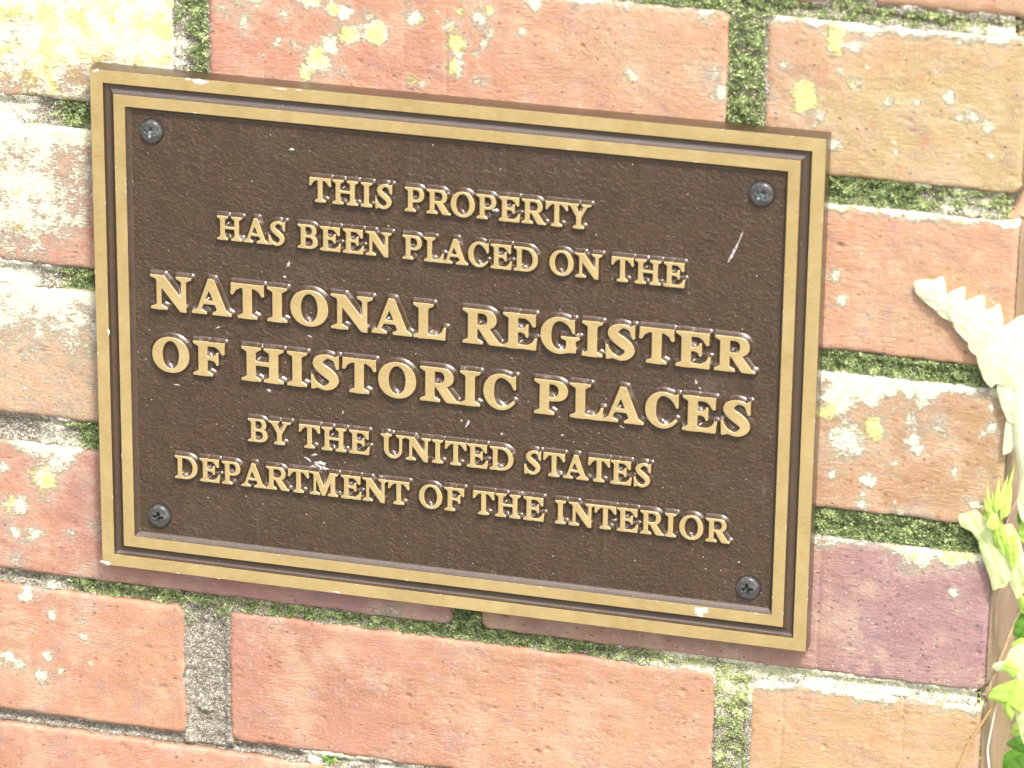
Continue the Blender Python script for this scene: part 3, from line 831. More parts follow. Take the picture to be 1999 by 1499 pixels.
def glyph_prims(ch, w, s, t, sl):
    """list of ('p', outline[, holes]) and ('s', stroke) in cap-height units"""
    st = 0.072
    def rect(x0, z0, x1, z1): return ('p', [(x0, z0), (x1, z0), (x1, z1), (x0, z1)])
    def serif(a, b, z, l=True, r=True, ov=None):
        k = 1 if z == 0 else -1; o = sl if ov is None else ov
        L = a - (o if l else 0); R_ = b + (o if r else 0)
        return ('p', [(L, z), (R_, z), (R_, z + k * st * .8), (b - (0 if r else .0), z + k * st * (1.9 if r else .8)), (a, z + k * st * (1.9 if l else .8)), (L, z + k * st * .8)])
    def stem(a, b, bot=(1, 1), top=(1, 1)):
        o = [rect(a, 0, b, 1)]
        if bot: o.append(serif(a, b, 0, *bot))
        if top: o.append(serif(a, b, 1, *top))
        return o
    def bowl(a, b, z0, z1, hx, th, tz, p=2.3):
        xm = a + (b - a) * 0.50 if hx is None else hx
        out = [(a, z0)] + ell(xm, (z0 + z1) / 2, b - xm, (z1 - z0) / 2, p, -90, 90, 28) + [(a, z1)]
        xh = a + s
        hole = [(xh, z0 + tz)] + ell(max(xm - .02, xh + .01), (z0 + z1) / 2, b - th - max(xm - .02, xh + .01), (z1 - z0) / 2 - tz, p, -90, 90, 28) + [(xh, z1 - tz)]
        return ('p', out, hole)
    a = sl; b = sl + s
    t2 = t * 1.12
    if ch == 'I': return stem((w - s) / 2, (w + s) / 2)
    if ch == 'H': return stem(a, b) + stem(w - b, w - a) + [rect(b - .02, .475, w - b + .02, .475 + t)]
    if ch == 'T':
        c = w / 2
        return [rect(.02, 1 - t, w - .02, 1), ('p', [(.025, 1), (0, .69), (.05, .665), (.085, .70), (.14, .80), (.22 * w + .06, 1 - t), (.3 * w, 1)]),
                ('p', [(w - .025, 1), (w, .69), (w - .05, .665), (w - .085, .70), (w - .14, .80), (w - .22 * w - .06, 1 - t), (w - .3 * w, 1)]),
                rect(c - s / 2, 0, c + s / 2, 1), serif(c - s / 2, c + s / 2, 0)]
    if ch in 'EFL':
        o = stem(a, b, (1, 0) if ch != 'F' else (1, 1), (1, 0) if ch != 'L' else (1, 1))
        if ch != 'L':
            e = w - .045 if ch == 'E' else w
            o += [rect(a, 1 - t, e - .01, 1), ('p', [(e, 1), (e, .675), (e - .05, .66), (e - .085, .69), (e - .15, .80), (e - .27, 1 - t), (e - .30, 1)])]
            m = .74 * w if ch == 'E' else .80 * w
            o += [rect(b - .02, .475, m - .04, .475 + t * .9),
                  ('p', [(m, .345), (m, .70), (m - .045, .705), (m - .075, .64), (m - .17, .475 + t * .9), (m - .19, .52), (m - .17, .475), (m - .09, .43), (m - .05, .335)])]
        if ch != 'F':
            e = w; h_ = .32 if ch == 'E' else .345
            o += [rect(a, 0, e - .04, t), ('p', [(e - .03, 0), (e, h_), (e - .055, h_ + .005), (e - .12, .20), (e - .25, t), (e - .30, 0)])]
        return o
    if ch == 'N':
        return [rect(.155 * w, 0, .155 * w + t2, .9), serif(.155 * w, .155 * w + t2, 0, ov=.155 * w - .01), rect(.87 * w - t2, .1, .87 * w, 1),
                serif(.87 * w - t2, .87 * w, 1, ov=.13 * w),
                ('p', [(0, 1), (.335 * w, 1), (.872 * w, .22), (.872 * w, -.025), (.735 * w, -.02), (.155 * w + t2, .665), (.155 * w, .86), (.12 * w, .90), (0, .945)])]
    if ch == 'A':
        return [('p', [(.11 * w, .05), (.20 * w, .05), (.445 * w, .74), (.50 * w, 1.03), (.42 * w, 1.03)]),
                ('p', [(.43 * w, 1.03), (.565 * w, 1.03), (.91 * w, .05), (.91 * w - s * 1.05, .05), (.425 * w, .75)]),
                rect(.26 * w, .30, .62 * w, .30 + t * .9),
                ('p', [(0, 0), (.37 * w, 0), (.37 * w, .055), (.235 * w, .13), (.13 * w, .13), (0, .055)]),
                ('p', [(.53 * w, 0), (w, 0), (w, .055), (.90 * w, .13), (.64 * w, .13), (.53 * w, .055)])]
    if ch == 'P':
        return stem(a, b, (1, 1), (1, 0)) + [bowl(a, w, .405, 1, .56 * w, s * .98, t * .92)]
    if ch == 'R':
        return stem(a, b, (1, 1), (1, 0)) + [bowl(a, .845 * w, .44, 1, .50 * w, s * .98, t * .92),
                ('p', [(.37 * w, .50), (.60 * w, .49), (.66 * w, .46), (.93 * w, .075), (w, .05), (w, 0), (.705 * w, 0), (.655 * w, .03), (.40 * w, .44)])]
    if ch == 'B':
        return stem(a, b, (1, 0), (1, 0)) + [bowl(a, .93 * w, .475, 1, .52 * w, s * .95, t * .85), bowl(a, w, 0, .565, .52 * w, s * 1.05, t * .9)]
    if ch == 'D':
        return stem(a, b, (1, 0), (1, 0)) + [bowl(a, w, 0, 1, .44 * w, s * 1.08, t * .9, 2.15)]
    if ch == 'O':
        return [('p', ell(w / 2, .5, w / 2, .525, 2.08), ell(w / 2, .5, w / 2 - s * 1.14, .525 - t * .92, 2.05))]
    if ch in 'CG':
        c = .515 * w if ch == 'C' else .475 * w
        rx = c; o = []; sk = []
        a0, a1 = (46, 324) if ch == 'C' else (44, 318)
        for i in range(41):
            an = math.radians(a0 + (a1 - a0) * i / 40); cs_, sn = math.cos(an), math.sin(an)
            th = t * .46 + (s * 1.14 - t * .92) / 2 * max(0, -cs_) ** 1.4
            if ch == 'C' and i > 32: th *= 1 - .25 * (i - 32) / 8
            sk.append((c + (rx - th) * cs_, .5 + (.525 - th) * sn, th))
        o.append(('s', sk))
        e = .97 * w if ch == 'C' else .87 * w
        o.append(('p', [(e, .985), (e, .60), (e - .05, .595), (e - .10, .71), (e - .19, .83), (e - .30, .915), (e - .24, .985), (e - .10, .955), (e - .045, .985)]))
        if ch == 'G':
            o += [rect(.90 * w - s, .04, .90 * w, .44), ('p', [(.53 * w, .485), (w, .485), (w, .43), (.90 * w, .375), (.90 * w - s, .375), (.53 * w, .43)]),
                  ('p', [(.90 * w - s, .03), (.90 * w, .05), (.90 * w, .2), (.90 * w - s, .2)])]
        return o
    if ch == 'S':
        k = s / .2
        r_ = [.045, .052, .088 * k, .102 * k, .112 * k, .120 * k, .112 * k, .098 * k, .07 * k, .05, .042]
        xy = [(.86, .875), (.56, .965), (.30, .865), (.225, .735), (.36, .60), (.56, .49), (.745, .37), (.79, .235), (.66, .09), (.42, .035), (.12, .15)]
        pts = spline([(x * w, z, r) for (x, z), r in zip(xy, r_)], 6)
        return [('s', pts), ('p', [(.955 * w, 1.0), (.955 * w, .63), (.955 * w - .05, .62), (.955 * w - .10, .73), (.78 * w, .86), (.66 * w, .985), (.80 * w, .95), (.90 * w, 1.0)]),
                ('p', [(.02 * w, -.01), (0, .38), (.05, .385), (.10, .27), (.26 * w, .13), (.40 * w, .0), (.22 * w, .03), (.09 * w, -.01)])]
    if ch == 'U':
        L = sl + s / 2; R_ = w - sl - t2 / 2; c = (L + R_) / 2; sk = [(L, .95, s / 2), (L, .36, s / 2)]
        for i in range(1, 20):
            an = math.pi + math.pi * i / 20; f = i / 20
            th = s / 2 * (1 - f) + t2 / 2 * f; th = th * (1 - .25 * math.sin(math.pi * f))
            sk.append((c + (R_ - L) / 2 * math.cos(an), .36 + (.38 - th) * math.sin(an), th))
        sk += [(R_, .36, t2 / 2), (R_, .95, t2 / 2)]
        return [('s', sk), serif(L - s / 2, L + s / 2, 1), serif(R_ - t2 / 2, R_ + t2 / 2, 1)]
    if ch == 'Y':
        c = .49 * w
        return [rect(c - s / 2, 0, c + s / 2, .46), serif(c - s / 2, c + s / 2, 0), ('p', [(.10 * w, .97), (.36 * w, .97), (.56 * w, .52), (c + s / 2, .40), (c - s / 2, .40), (c - s / 2, .47)]),
                ('p', [(.73 * w, .97), (.88 * w, .97), (c + s / 2, .42), (c - .02, .46), (.55 * w, .54)]),
                ('p', [(0, 1), (.48 * w, 1), (.48 * w, .945), (.38 * w, .90), (.12 * w, .90), (0, .945)]), ('p', [(.62 * w, 1), (w, 1), (w, .945), (.86 * w, .90), (.74 * w, .90), (.62 * w, .945)])]
    if ch == 'M':
        return [rect(.14 * w, 0, .14 * w + t * 1.0, .95), serif(.14 * w, .14 * w + t, 0, ov=.13 * w), rect(.735 * w, 0, .735 * w + s * 1.0, 1), serif(.735 * w, .735 * w + s, 0, ov=.10 * w),
                serif(.735 * w, .735 * w + s, 1, 0, 1, ov=.10 * w),
                ('p', [(0, 1), (.30 * w, 1), (.51 * w, .36), (.53 * w, .0), (.42 * w, 0), (.14 * w + t, .76), (.14 * w, .90), (0, .945)]),
                ('p', [(.72 * w, 1), (.78 * w, .8), (.53 * w, 0), (.46 * w, 0), (.44 * w, .2)]), ('p', [(.62 * w, .55), (.69 * w, 1), (.76 * w, 1), (.76 * w, .80)])]
    raise ValueError(ch)


def letter_mesh(ch, wmm, cap, s, t, sl):
    Rf = 1.45 if cap > 12 else 1.3
    H = FD
    g = 0.13
    w = wmm / cap
    xs = np.arange(-wmm / 2 - Rf - .2, wmm / 2 + Rf + .3, g); zs = np.arange(-.05 * cap - Rf - .2, 1.06 * cap + Rf + .3, g)
    X, Z = np.meshgrid(xs, zs, indexing='ij')
    U = (X + wmm / 2) / cap; V = Z / cap
    sd = None; k = 0.028
    for pr in glyph_prims(ch, w, s, t, sl):
        if pr[0] == 'p':
            d = sd_poly(U, V, pr[1])
            if len(pr) > 2: d = np.maximum(d, -sd_poly(U, V, pr[2]))
        else: d = sd_stroke(U, V, pr[1])
        if sd is None: sd = d
        elif len(pr) > 2 or ch in 'DPRB':
            sd = np.minimum(sd, d)
        else:
            h = np.clip(k - np.abs(sd - d), 0, None) / k
            sd = np.minimum(sd, d) - h * h * k * .25
    sd = (sd - 0.004) * cap                                   # mm
    u = np.clip(sd / Rf, 0, 1)
    h = H * (1 - u) ** 1.45
    h = h - 0.04 * np.exp(-np.abs(sd) / .08) * (sd <= 0)  # eased arris
    Y = Yf + FD - h + 0.03 * (u >= .999) + 0.02
    keep = sd < Rf + .15
    kf = keep[:-1, :-1] | keep[1:, 1:]
    verts = np.stack([X.ravel(), Y.ravel(), Z.ravel()], 1)
    v_, f_, a_ = compact(verts, grid_faces(len(xs), len(zs), kf), {"edge": sd.ravel()})
    return mk_mesh("letter_" + ch.lower(), v_, f_, MAT_LETTER, True, a_)


WS = dict(A=9.65, B=7.73, C=7.91, D=9.1, E=8.0, F=7.57, H=9.74, I=4.45, L=7.42, M=11.5, N=9.94, O=9.03, P=7.3, R=9.13, S=6.68, T=8.38, U=9.49, Y=8.87)
WB = dict(A=15.56, C=12.81, E=12.97, F=12.43, G=14.82, H=16.61, I=7.89, L=12.6, N=16.23, O=14.7, P=12.74, R=15.31, S=11.43, T=13.24)
LINES = [
    (159.32, 0, [('T', 90.01), ('H', 99.75), ('I', 108.02), ('S', 114.81), ('P', 126.54), ('R', 135.85), ('O', 145.12), ('P', 154.12), ('E', 162.94), ('R', 172.26), ('T', 180.91), ('Y', 189.31)]),
    (140.4, 0, [('H', 54.31), ('A', 64.72), ('S', 73.05), ('B', 85.04), ('E', 93.94), ('E', 102.87), ('N', 112.62), ('P', 125.71), ('L', 134.11), ('A', 142.44), ('C', 151.36), ('E', 160.05), ('D', 169.4), ('O', 183.06), ('N', 193.3), ('T', 206.15), ('H', 215.78), ('E', 225.72)]),
    (109.63, 1, [('N', 30.43), ('A', 46.7), ('T', 60.96), ('I', 72.8), ('O', 85.48), ('N', 102.15), ('A', 117.87), ('L', 132.63), ('R', 153.15), ('E', 167.6), ('G', 182.97), ('I', 195.3), ('S', 206.19), ('T', 219.75), ('E', 233.61), ('R', 249.34)]),
    (84.46, 1, [('O', 29.96), ('F', 45.3), ('H', 66.7), ('I', 80.45), ('S', 91.73), ('T', 105.07), ('O', 119.99), ('R', 136.7), ('I', 148.51), ('C', 160.18), ('P', 179.85), ('L', 193.67), ('A', 207.64), ('C', 222.53), ('E', 236.75), ('S', 250.58)]),
    (59.52, 0, [('B', 64.54), ('Y', 73.27), ('T', 85.24), ('H', 94.99), ('E', 105.09), ('U', 118.4), ('N', 128.34), ('I', 136.0), ('T', 143.06), ('E', 151.62), ('D', 161.03), ('S', 173.28), ('T', 181.45), ('A', 189.98), ('T', 198.86), ('E', 207.4), ('S', 215.66)]),
    (40.55, 0, [('D', 35.29), ('E', 44.97), ('P', 53.57), ('A', 62.63), ('R', 72.3), ('T', 80.7), ('M', 90.96), ('E', 101.79), ('N', 111.31), ('T', 120.69), ('O', 133.33), ('F', 142.67), ('T', 154.19), ('H', 163.72), ('E', 173.87), ('I', 184.23), ('N', 192.51), ('T', 201.67), ('E', 210.32), ('R', 219.84), ('I', 226.88), ('O', 234.83), ('R', 245.01)])]
cache = {}
for zb, big, row_ in LINES:
    for ch, xc in row_:
        key = (ch, big)
        if key not in cache:
            cache[key] = letter_mesh(ch, (WB if big else WS)[ch], 13.75 if big else 9.4, .252 if big else .176, .113 if big else .092, .152 if big else .132)
        obj("letter", cache[key], plaque, (xc - PO[0], 0, zb))


# ---- screws
def screw_mesh():
    g = 0.14; Rr = 4.5
    xs = np.arange(-Rr - .3, Rr + .3, g)
    X, Z = np.meshgrid(xs, xs, indexing='ij')
    r = np.hypot(X, Z)
    h = 1.75 * np.sqrt(np.clip(1 - (r / (Rr * 1.04)) ** 2, 0, 1)) ** 0.8 + 0.3
    h = np.where(r > Rr - .12, np.maximum(h - 2.5 * (r - Rr + .12), -.2), h)
    def slot(a, b): return np.maximum(np.abs(a) - (0.46 + 0.14 * (1 - np.abs(b) / 2.1)), np.abs(b) - 2.05)
    sd = np.minimum(slot(X, Z), slot(Z, X))
    sd = np.minimum(sd, np.maximum(np.abs(X) + np.abs(Z) - 1.25, -9))
    rec = smooth(0.18, -0.10, sd)
    h = h - rec * (1.9 - .25 * r)
    keep = r < Rr + .12
    kf = keep[:-1, :-1] | keep[1:, 1:]
    V = np.stack([X.ravel(), -h.ravel(), Z.ravel()], 1)
    v_, f_, a_ = compact(V, grid_faces(len(xs), len(xs), kf), {"recess": rec.ravel()})
    return mk_mesh("screw", v_, f_, MAT_SCREW, True, a_)


sm = screw_mesh()
for i, (x, z, a) in enumerate([(23.4, 179.9, 12), (256.9, 179.1, 38), (23.4, 22.9, 4), (256.9, 22.7, -8)]):
    o = obj("screw", sm, plaque, (x - PO[0], Yf + FD, z))
    o.rotation_euler = (0, math.radians(a), 0); o.color = ((.95, .75, .10, .12)[i], 0, 0, 1)
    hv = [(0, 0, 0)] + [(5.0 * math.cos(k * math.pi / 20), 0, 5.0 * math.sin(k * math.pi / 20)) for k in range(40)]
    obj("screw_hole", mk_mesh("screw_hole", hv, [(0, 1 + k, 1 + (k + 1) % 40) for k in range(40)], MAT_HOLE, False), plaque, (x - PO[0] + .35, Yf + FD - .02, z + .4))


# ---- chips, scratches and droppings: thin irregular flakes
def flake(name, x, z, rx, rz, ang, y, mat, th=.07, seed=0, rag=.35):
    g = np.random.default_rng(seed + 900); n = 22
    V = [(0, -th, 0)]; ca, sa = math.cos(ang), math.sin(ang)
    ph = g.uniform(0, 6.28, 4)
    ring = []
    for i in range(n):
        a = 2 * math.pi * i / n
        r = 1 + rag * (math.sin(2 * a + ph[0]) * .4 + math.sin(3 * a + ph[1]) * .4 + math.sin(5 * a + ph[2]) * .35) + g.normal(0, rag * .3)
        u, v = rx * r * math.cos(a), rz * r * math.sin(a)
        ring.append((u * ca - v * sa, u * sa + v * ca))
    for u, v in ring: V.append((u * .8, -th, v * .8))
    for u, v in ring: V.append((u, .02, v))
    F = []
    for i in range(n):
        j = (i + 1) % n
        F += [(0, 1 + i, 1 + j), (1 + i, 1 + n + i, 1 + n + j), (1 + i, 1 + n + j, 1 + j)]
    me = mk_mesh(name, V, F, mat, True)
    return obj(name, me, plaque, (x - PO[0], y, z))


fy = Yf + FD; F_ = [
    ("paint_chip", 43.5, 201.9, 3.4, 1.0, -.1, Yf, MAT_CHIP), ("paint_chip", 38.8, 202.4, 1.2, .5, 0, Yf, MAT_CHIP), ("paint_chip", 75, 202.1, 2.6, .35, 0, Yf, MAT_CHIP), ("paint_chip", 2.6, 202.3, 1.4, .5, .4, Yf, MAT_CHIP),
    ("paint_chip", 82, 202.3, 1.0, .4, 0, Yf, MAT_CHIP), ("paint_chip", 1.5, 0.9, 2.4, .75, -.25, Yf, MAT_CHIP), ("paint_chip", 239.5, 11.6, 2.9, 1.9, .1, Yf, MAT_CHIP),
    ("paint_chip", 5.0, 98, .6, 1.2, 0, Yf, MAT_CHIP), ("paint_chip", 96, 0.6, 1.8, .35, 0, Yf, MAT_CHIP)]
for i, (n_, x, z, rx, rz, a, y, mt) in enumerate(F_): flake(n_, x, z, rx, rz, a, y, mt, .05, i)
gg = np.random.default_rng(77)
for i in range(46):
    side = gg.integers(4); ins = float(gg.choice([0.25, 4.95, 9.4, 13.4])) + gg.normal(0, .12); t = gg.uniform(.03, .97)
    if side < 2: cx_, cz_ = t * PW, (ins if side == 0 else PH - ins)
    else: cx_, cz_ = (ins if side == 2 else PW - ins), t * PH
    if not (ins < cx_ + .5 and ins < PW - cx_ + .5 and ins < cz_ + .5 and ins < PH - cz_ + .5): continue
    ln_ = gg.uniform(.2, .9)
    flake("paint_chip", cx_, cz_, ln_ if side < 2 else .18, .18 if side < 2 else ln_, 0, Yf, MAT_CHIP, .04, 300 + i, .5)
DR = [(78.4, 178.3, .9, .5, .3), (249.6, 161.6, .22, 2.6, -.36), (248.3, 158.2, .30, 1.8, -.33), (246.6, 154.5, .55, 2.6, -.38), (84.0, 54.0, 1.4, .55, -.5), (88.8, 53.0, 2.4, .75, .1), (90.0, 51.2, 2.6, .7, -.25), (86.5, 56.2, 1.0, .5, .5),
      (86.0, 51.2, 1.4, .4, .0), (147.2, 76.2, .5, 1.5, -.5), (144.8, 77.2, .3, .5, 0), (160.5, 73.6, .55, .35, .6), (76.8, 132.6, .45, 1.4, -.4), (75.2, 127.4, .5, .5, 0), (68.6, 80.6, .75, .65, 0),
      (234.6, 103.2, .35, 1.1, .4), (236.2, 101.0, .5, .35, 0), (85.0, 104.5, .9, .25, -.2), (48.5, 104.0, 1.0, .25, .5), (157.8, 163.2, 1.3, .6, .3), (184, 76, .6, .3, .5), (207, 82, .9, .3, -.3), (116, 152, .3, .3, 0),
      (205, 44, .7, .5, .4), (31.5, 78.6, 1.1, .22, 0), (253, 32.7, .35, .3, 0), (98.0, 75.0, .2, .8, -.1)]
for i, (x, z, rx, rz, a) in enumerate(DR): flake("dropping", x, z, rx, rz, a, fy - (1.9 if i == 19 else 0), MAT_DROP, .10, 40 + i, .5)


# ------------------------------------------------------------------ ferns by the corner
def leaf(name, base, tip, width, mat, parent, nrm=(0, -1, .3), bend=1.5, cup=1.0, lobes=0.0, seed=0, tone=.6, taper=.35):
    """a leaflet: blade of 2 x 11 quads with a raised midrib, rounded base, pointed tip"""
    base = np.array(base, float); tip = np.array(tip, float)
    ax = tip - base; L = np.linalg.norm(ax); ax /= L
    nrm = np.array(nrm, float); sd_ = np.cross(ax, nrm); sd_ /= np.linalg.norm(sd_); nn = np.cross(sd_, ax)
    g = np.random.default_rng(seed + 5)
    V = []; T = []; n = 16
    for i in range(n + 1):
        f = i / n
        wd = width / 2 * (min(1.0, (f / .18)) ** .5 * (1 - max(0, (f - .22) / .78) ** 1.25) if 0 < f < 1 else (0.12 if f == 0 else 0.02))
        wd *= 1 + lobes * math.sin(f * 17 + seed) * .5 + g.normal(0, .03)
        c = base + ax * L * f + nn * (bend * math.sin(math.pi * f) - bend * f * f * .8)
        for j, q in enumerate((-1, -.55, 0, .55, 1)):
            V.append(c + sd_ * wd * q + nn * (-cup * (q * q) + (.25 if q == 0 else 0)))
            T.append(np.clip(tone + .35 * (f - .5) + g.normal(0, .1) - (.25 if q == 0 else 0), 0, 1))
    me = mk_mesh(name, V, grid_faces(n + 1, 5), mat, True, {"tint": np.array(T)})
    return obj(name, me, parent)


def tube(name, pts, r0, r1, mat, parent=None, **kw):
    pts = [np.array(p_, float) for p_ in spline([tuple(p_) for p_ in pts], 7)]
    V = []; n = len(pts); k = 8
    for i, p_ in enumerate(pts):
        d = pts[min(i + 1, n - 1)] - pts[max(i - 1, 0)]; d /= np.linalg.norm(d)
        a = np.cross(d, (0.1, 1, .2)); a /= np.linalg.norm(a); b = np.cross(d, a); r = r0 + (r1 - r0) * i / (n - 1)
        for j in range(k):
            t = 2 * math.pi * j / k; V.append(p_ + a * r * math.cos(t) + b * r * math.sin(t))
    F = [(i * k + j, i * k + (j + 1) % k, (i + 1) * k + (j + 1) % k, (i + 1) * k + j) for i in range(n - 1) for j in range(k)]
    me = mk_mesh(name, V, F, mat, True, {"tint": np.full(len(V), .3)})
    return obj(name, me, parent, **kw)


LAMINAE = {0: [([(313.4, -1.9, 149.3), (313.9, -2.0, 150.6), (317.3, -2.4, 151.3), (320.9, -2.7, 151.8), (322.4, -2.9, 153.0), (323.9, -3.1, 153.4), (325.0, -3.2, 150.6), (325.6, -3.2, 146.7), (324.7, -3.1, 141.7),
       (321.7, -2.8, 140.0), (318.9, -2.5, 142.0), (316.0, -2.2, 143.7), (313.9, -2.0, 146.4)],
      'pale', 1.0),
     ([(325.0, -2.7, 145.9), (328.1, -3.1, 148.8), (332.0, -3.5, 150.7), (332.4, -3.5, 146.6), (331.4, -3.4, 140.1), (328.7, -3.1, 136.2), (325.4, -2.7, 137.2), (321.6, -2.4, 139.9), (323.0, -2.5, 143.3)], 'pale', 1.2),
     ([(331.0, -3.3, 143.6), (335.4, -3.7, 147.0), (339.3, -4.2, 148.2), (339.9, -4.2, 143.4), (338.8, -4.0, 135.3), (335.3, -3.6, 129.1), (332.0, -3.3, 131.2), (328.4, -2.9, 134.9), (329.3, -3.1, 139.8)], 'pale', 1.2),
     ([(338.3, -3.9, 141.1), (342.7, -4.4, 144.1), (345.1, -4.7, 145.9), (346.7, -4.8, 140.8), (346.6, -4.8, 131.2), (343.2, -4.4, 123.9), (338.1, -3.8, 124.1), (334.5, -3.5, 127.4), (334.6, -3.5, 133.0)], 'pale', 1.2),
     ([(345.0, -4.5, 135.3), (349.9, -5.0, 140.0), (354.3, -5.5, 142.8), (360.3, -6.1, 138.8), (362.9, -6.3, 127.3), (354.6, -5.3, 113.1), (346.1, -4.5, 115.1), (343.8, -4.2, 112.9), (340.8, -3.9, 115.9),
       (337.7, -3.6, 124.0), (340.4, -3.9, 129.4)],
      'pale', 2.0),
     ([(345.6, -3.4, 115.3), (352.8, -4.2, 119.4), (359.0, -4.8, 110.3), (354.5, -4.3, 99.2), (350.0, -3.8, 101.5), (347.4, -3.6, 106.5)], 'pale', 1.2),
     ([(350.0, -2.9, 101.5), (353.7, -3.3, 103.5), (354.4, -3.3, 95.1), (352.4, -3.1, 88.7), (349.3, -2.7, 86.8), (349.2, -2.8, 94.3)], 'pale', 0.7),
     ([(353.2, -5.1, 113.8), (364.3, -6.3, 119.5), (368.4, -6.4, 65.6), (358.8, -5.4, 62.0), (355.9, -5.1, 68.7), (356.3, -5.2, 79.9), (353.4, -5.0, 93.7)], 'pale', 2.5),
     ([(357.8, -2.8, 61.8), (356.6, -2.7, 56.4), (358.9, -2.9, 52.7), (362.8, -3.3, 55.4), (362.3, -3.3, 64.6)], 'lime', 0.8)],
 1: [([(333.9, -2.1, 59.9), (335.4, -2.3, 61.4), (340.5, -2.8, 63.5), (344.5, -3.2, 60.9), (348.6, -3.6, 55.8), (351.6, -3.9, 48.1), (350.8, -3.8, 41.3), (347.4, -3.4, 43.2), (342.5, -3.0, 50.7), (338.6, -2.6, 55.2),
       (335.3, -2.2, 56.0)],
      'pale', 1.0),
     ([(342.1, -3.1, 51.1), (347.8, -3.7, 54.1), (352.3, -4.1, 48.3), (355.3, -4.4, 40.5), (353.4, -4.2, 35.2), (350.8, -3.9, 33.9), (348.6, -3.6, 32.5), (346.9, -3.5, 38.0)], 'pale', 1.4),
     ([(349.6, -3.9, 57.1), (354.2, -4.4, 60.5), (357.4, -4.7, 55.3), (360.1, -4.9, 47.5), (365.7, -5.5, 43.4), (366.3, -5.5, 34.1), (360.3, -4.8, 33.7), (357.9, -4.6, 30.8), (355.2, -4.3, 35.7), (353.8, -4.2, 42.3),
       (351.4, -4.0, 48.1)],
      'pale', 1.6),
     ([(346.2, -5.0, 60.2), (349.5, -5.4, 63.2), (352.9, -5.7, 57.2), (353.0, -5.6, 48.0), (349.7, -5.3, 51.3)], 'lime', 0.9),
     ([(352.8, -6.0, 55.3), (356.6, -6.4, 56.8), (357.9, -6.5, 50.0), (356.0, -6.2, 43.5), (353.4, -6.0, 47.6)], 'lime', 0.9)],
 3: [([(349.9, -2.6, 0.9), (350.8, -2.7, 2.8), (354.6, -3.1, 4.7), (356.3, -3.3, 9.3), (360.0, -3.7, 12.3), (367.4, -4.4, 11.3), (369.3, -4.5, -4.0), (362.1, -3.8, -4.9), (358.8, -3.5, -2.3), (354.4, -3.0, -0.4),
       (351.3, -2.7, -0.5)],
      'pale', 1.6),
     ([(349.3, -3.7, -10.9), (350.5, -3.8, -7.5), (353.9, -4.2, -4.8), (359.6, -4.8, -1.8), (363.1, -5.1, -5.2), (362.5, -5.0, -15.3), (359.9, -4.7, -14.0), (358.6, -4.6, -19.4), (356.4, -4.4, -17.7),
       (354.6, -4.2, -13.3), (351.0, -3.8, -12.3)],
      'lime', 1.4),
     ([(359.0, -3.1, -12.4), (368.4, -4.1, -6.0), (370.7, -4.2, -29.4), (364.0, -3.5, -29.4), (361.1, -3.2, -22.3)], 'pale', 1.4),
     ([(353.8, -4.8, 2.9), (357.3, -5.2, 5.7), (360.5, -5.5, 2.0), (357.7, -5.2, -1.0)], 'lime', 0.8)],
 4: [([(355.2, 14.4, 12.3), (358.4, 14.0, 18.2), (363.1, 13.5, 21.2), (364.1, 13.5, 4.0), (358.4, 14.1, 5.0), (354.7, 14.5, 7.4)], 'green', 1.5),
     ([(354.7, 10.4, 4.9), (358.6, 10.0, 8.6), (362.7, 9.6, 5.5), (362.1, 9.7, -1.6), (357.2, 10.2, -0.4)], 'lime', 1.2),
     ([(355.3, 8.6, -35.6), (359.2, 8.2, -31.8), (366.3, 7.5, -27.7), (366.9, 7.5, -37.7), (359.6, 8.2, -38.0)], 'green', 1.2),
     ([(356.6, 6.6, -43.1), (360.9, 6.1, -38.3), (367.2, 5.5, -38.0), (367.8, 5.5, -48.1), (358.5, 6.4, -48.3)], 'green', 1.2),
     ([(356.2, 12.5, -31.5), (359.2, 12.2, -25.5), (365.0, 11.6, -23.4), (365.5, 11.6, -30.8), (358.7, 12.3, -34.3)], 'lime', 1.2),
     ([(355.3, 12.4, 26.9), (358.4, 12.1, 24.3), (362.2, 11.7, 26.1), (362.7, 11.7, 17.7), (357.2, 12.2, 17.8)], 'lime', 1.2)]}
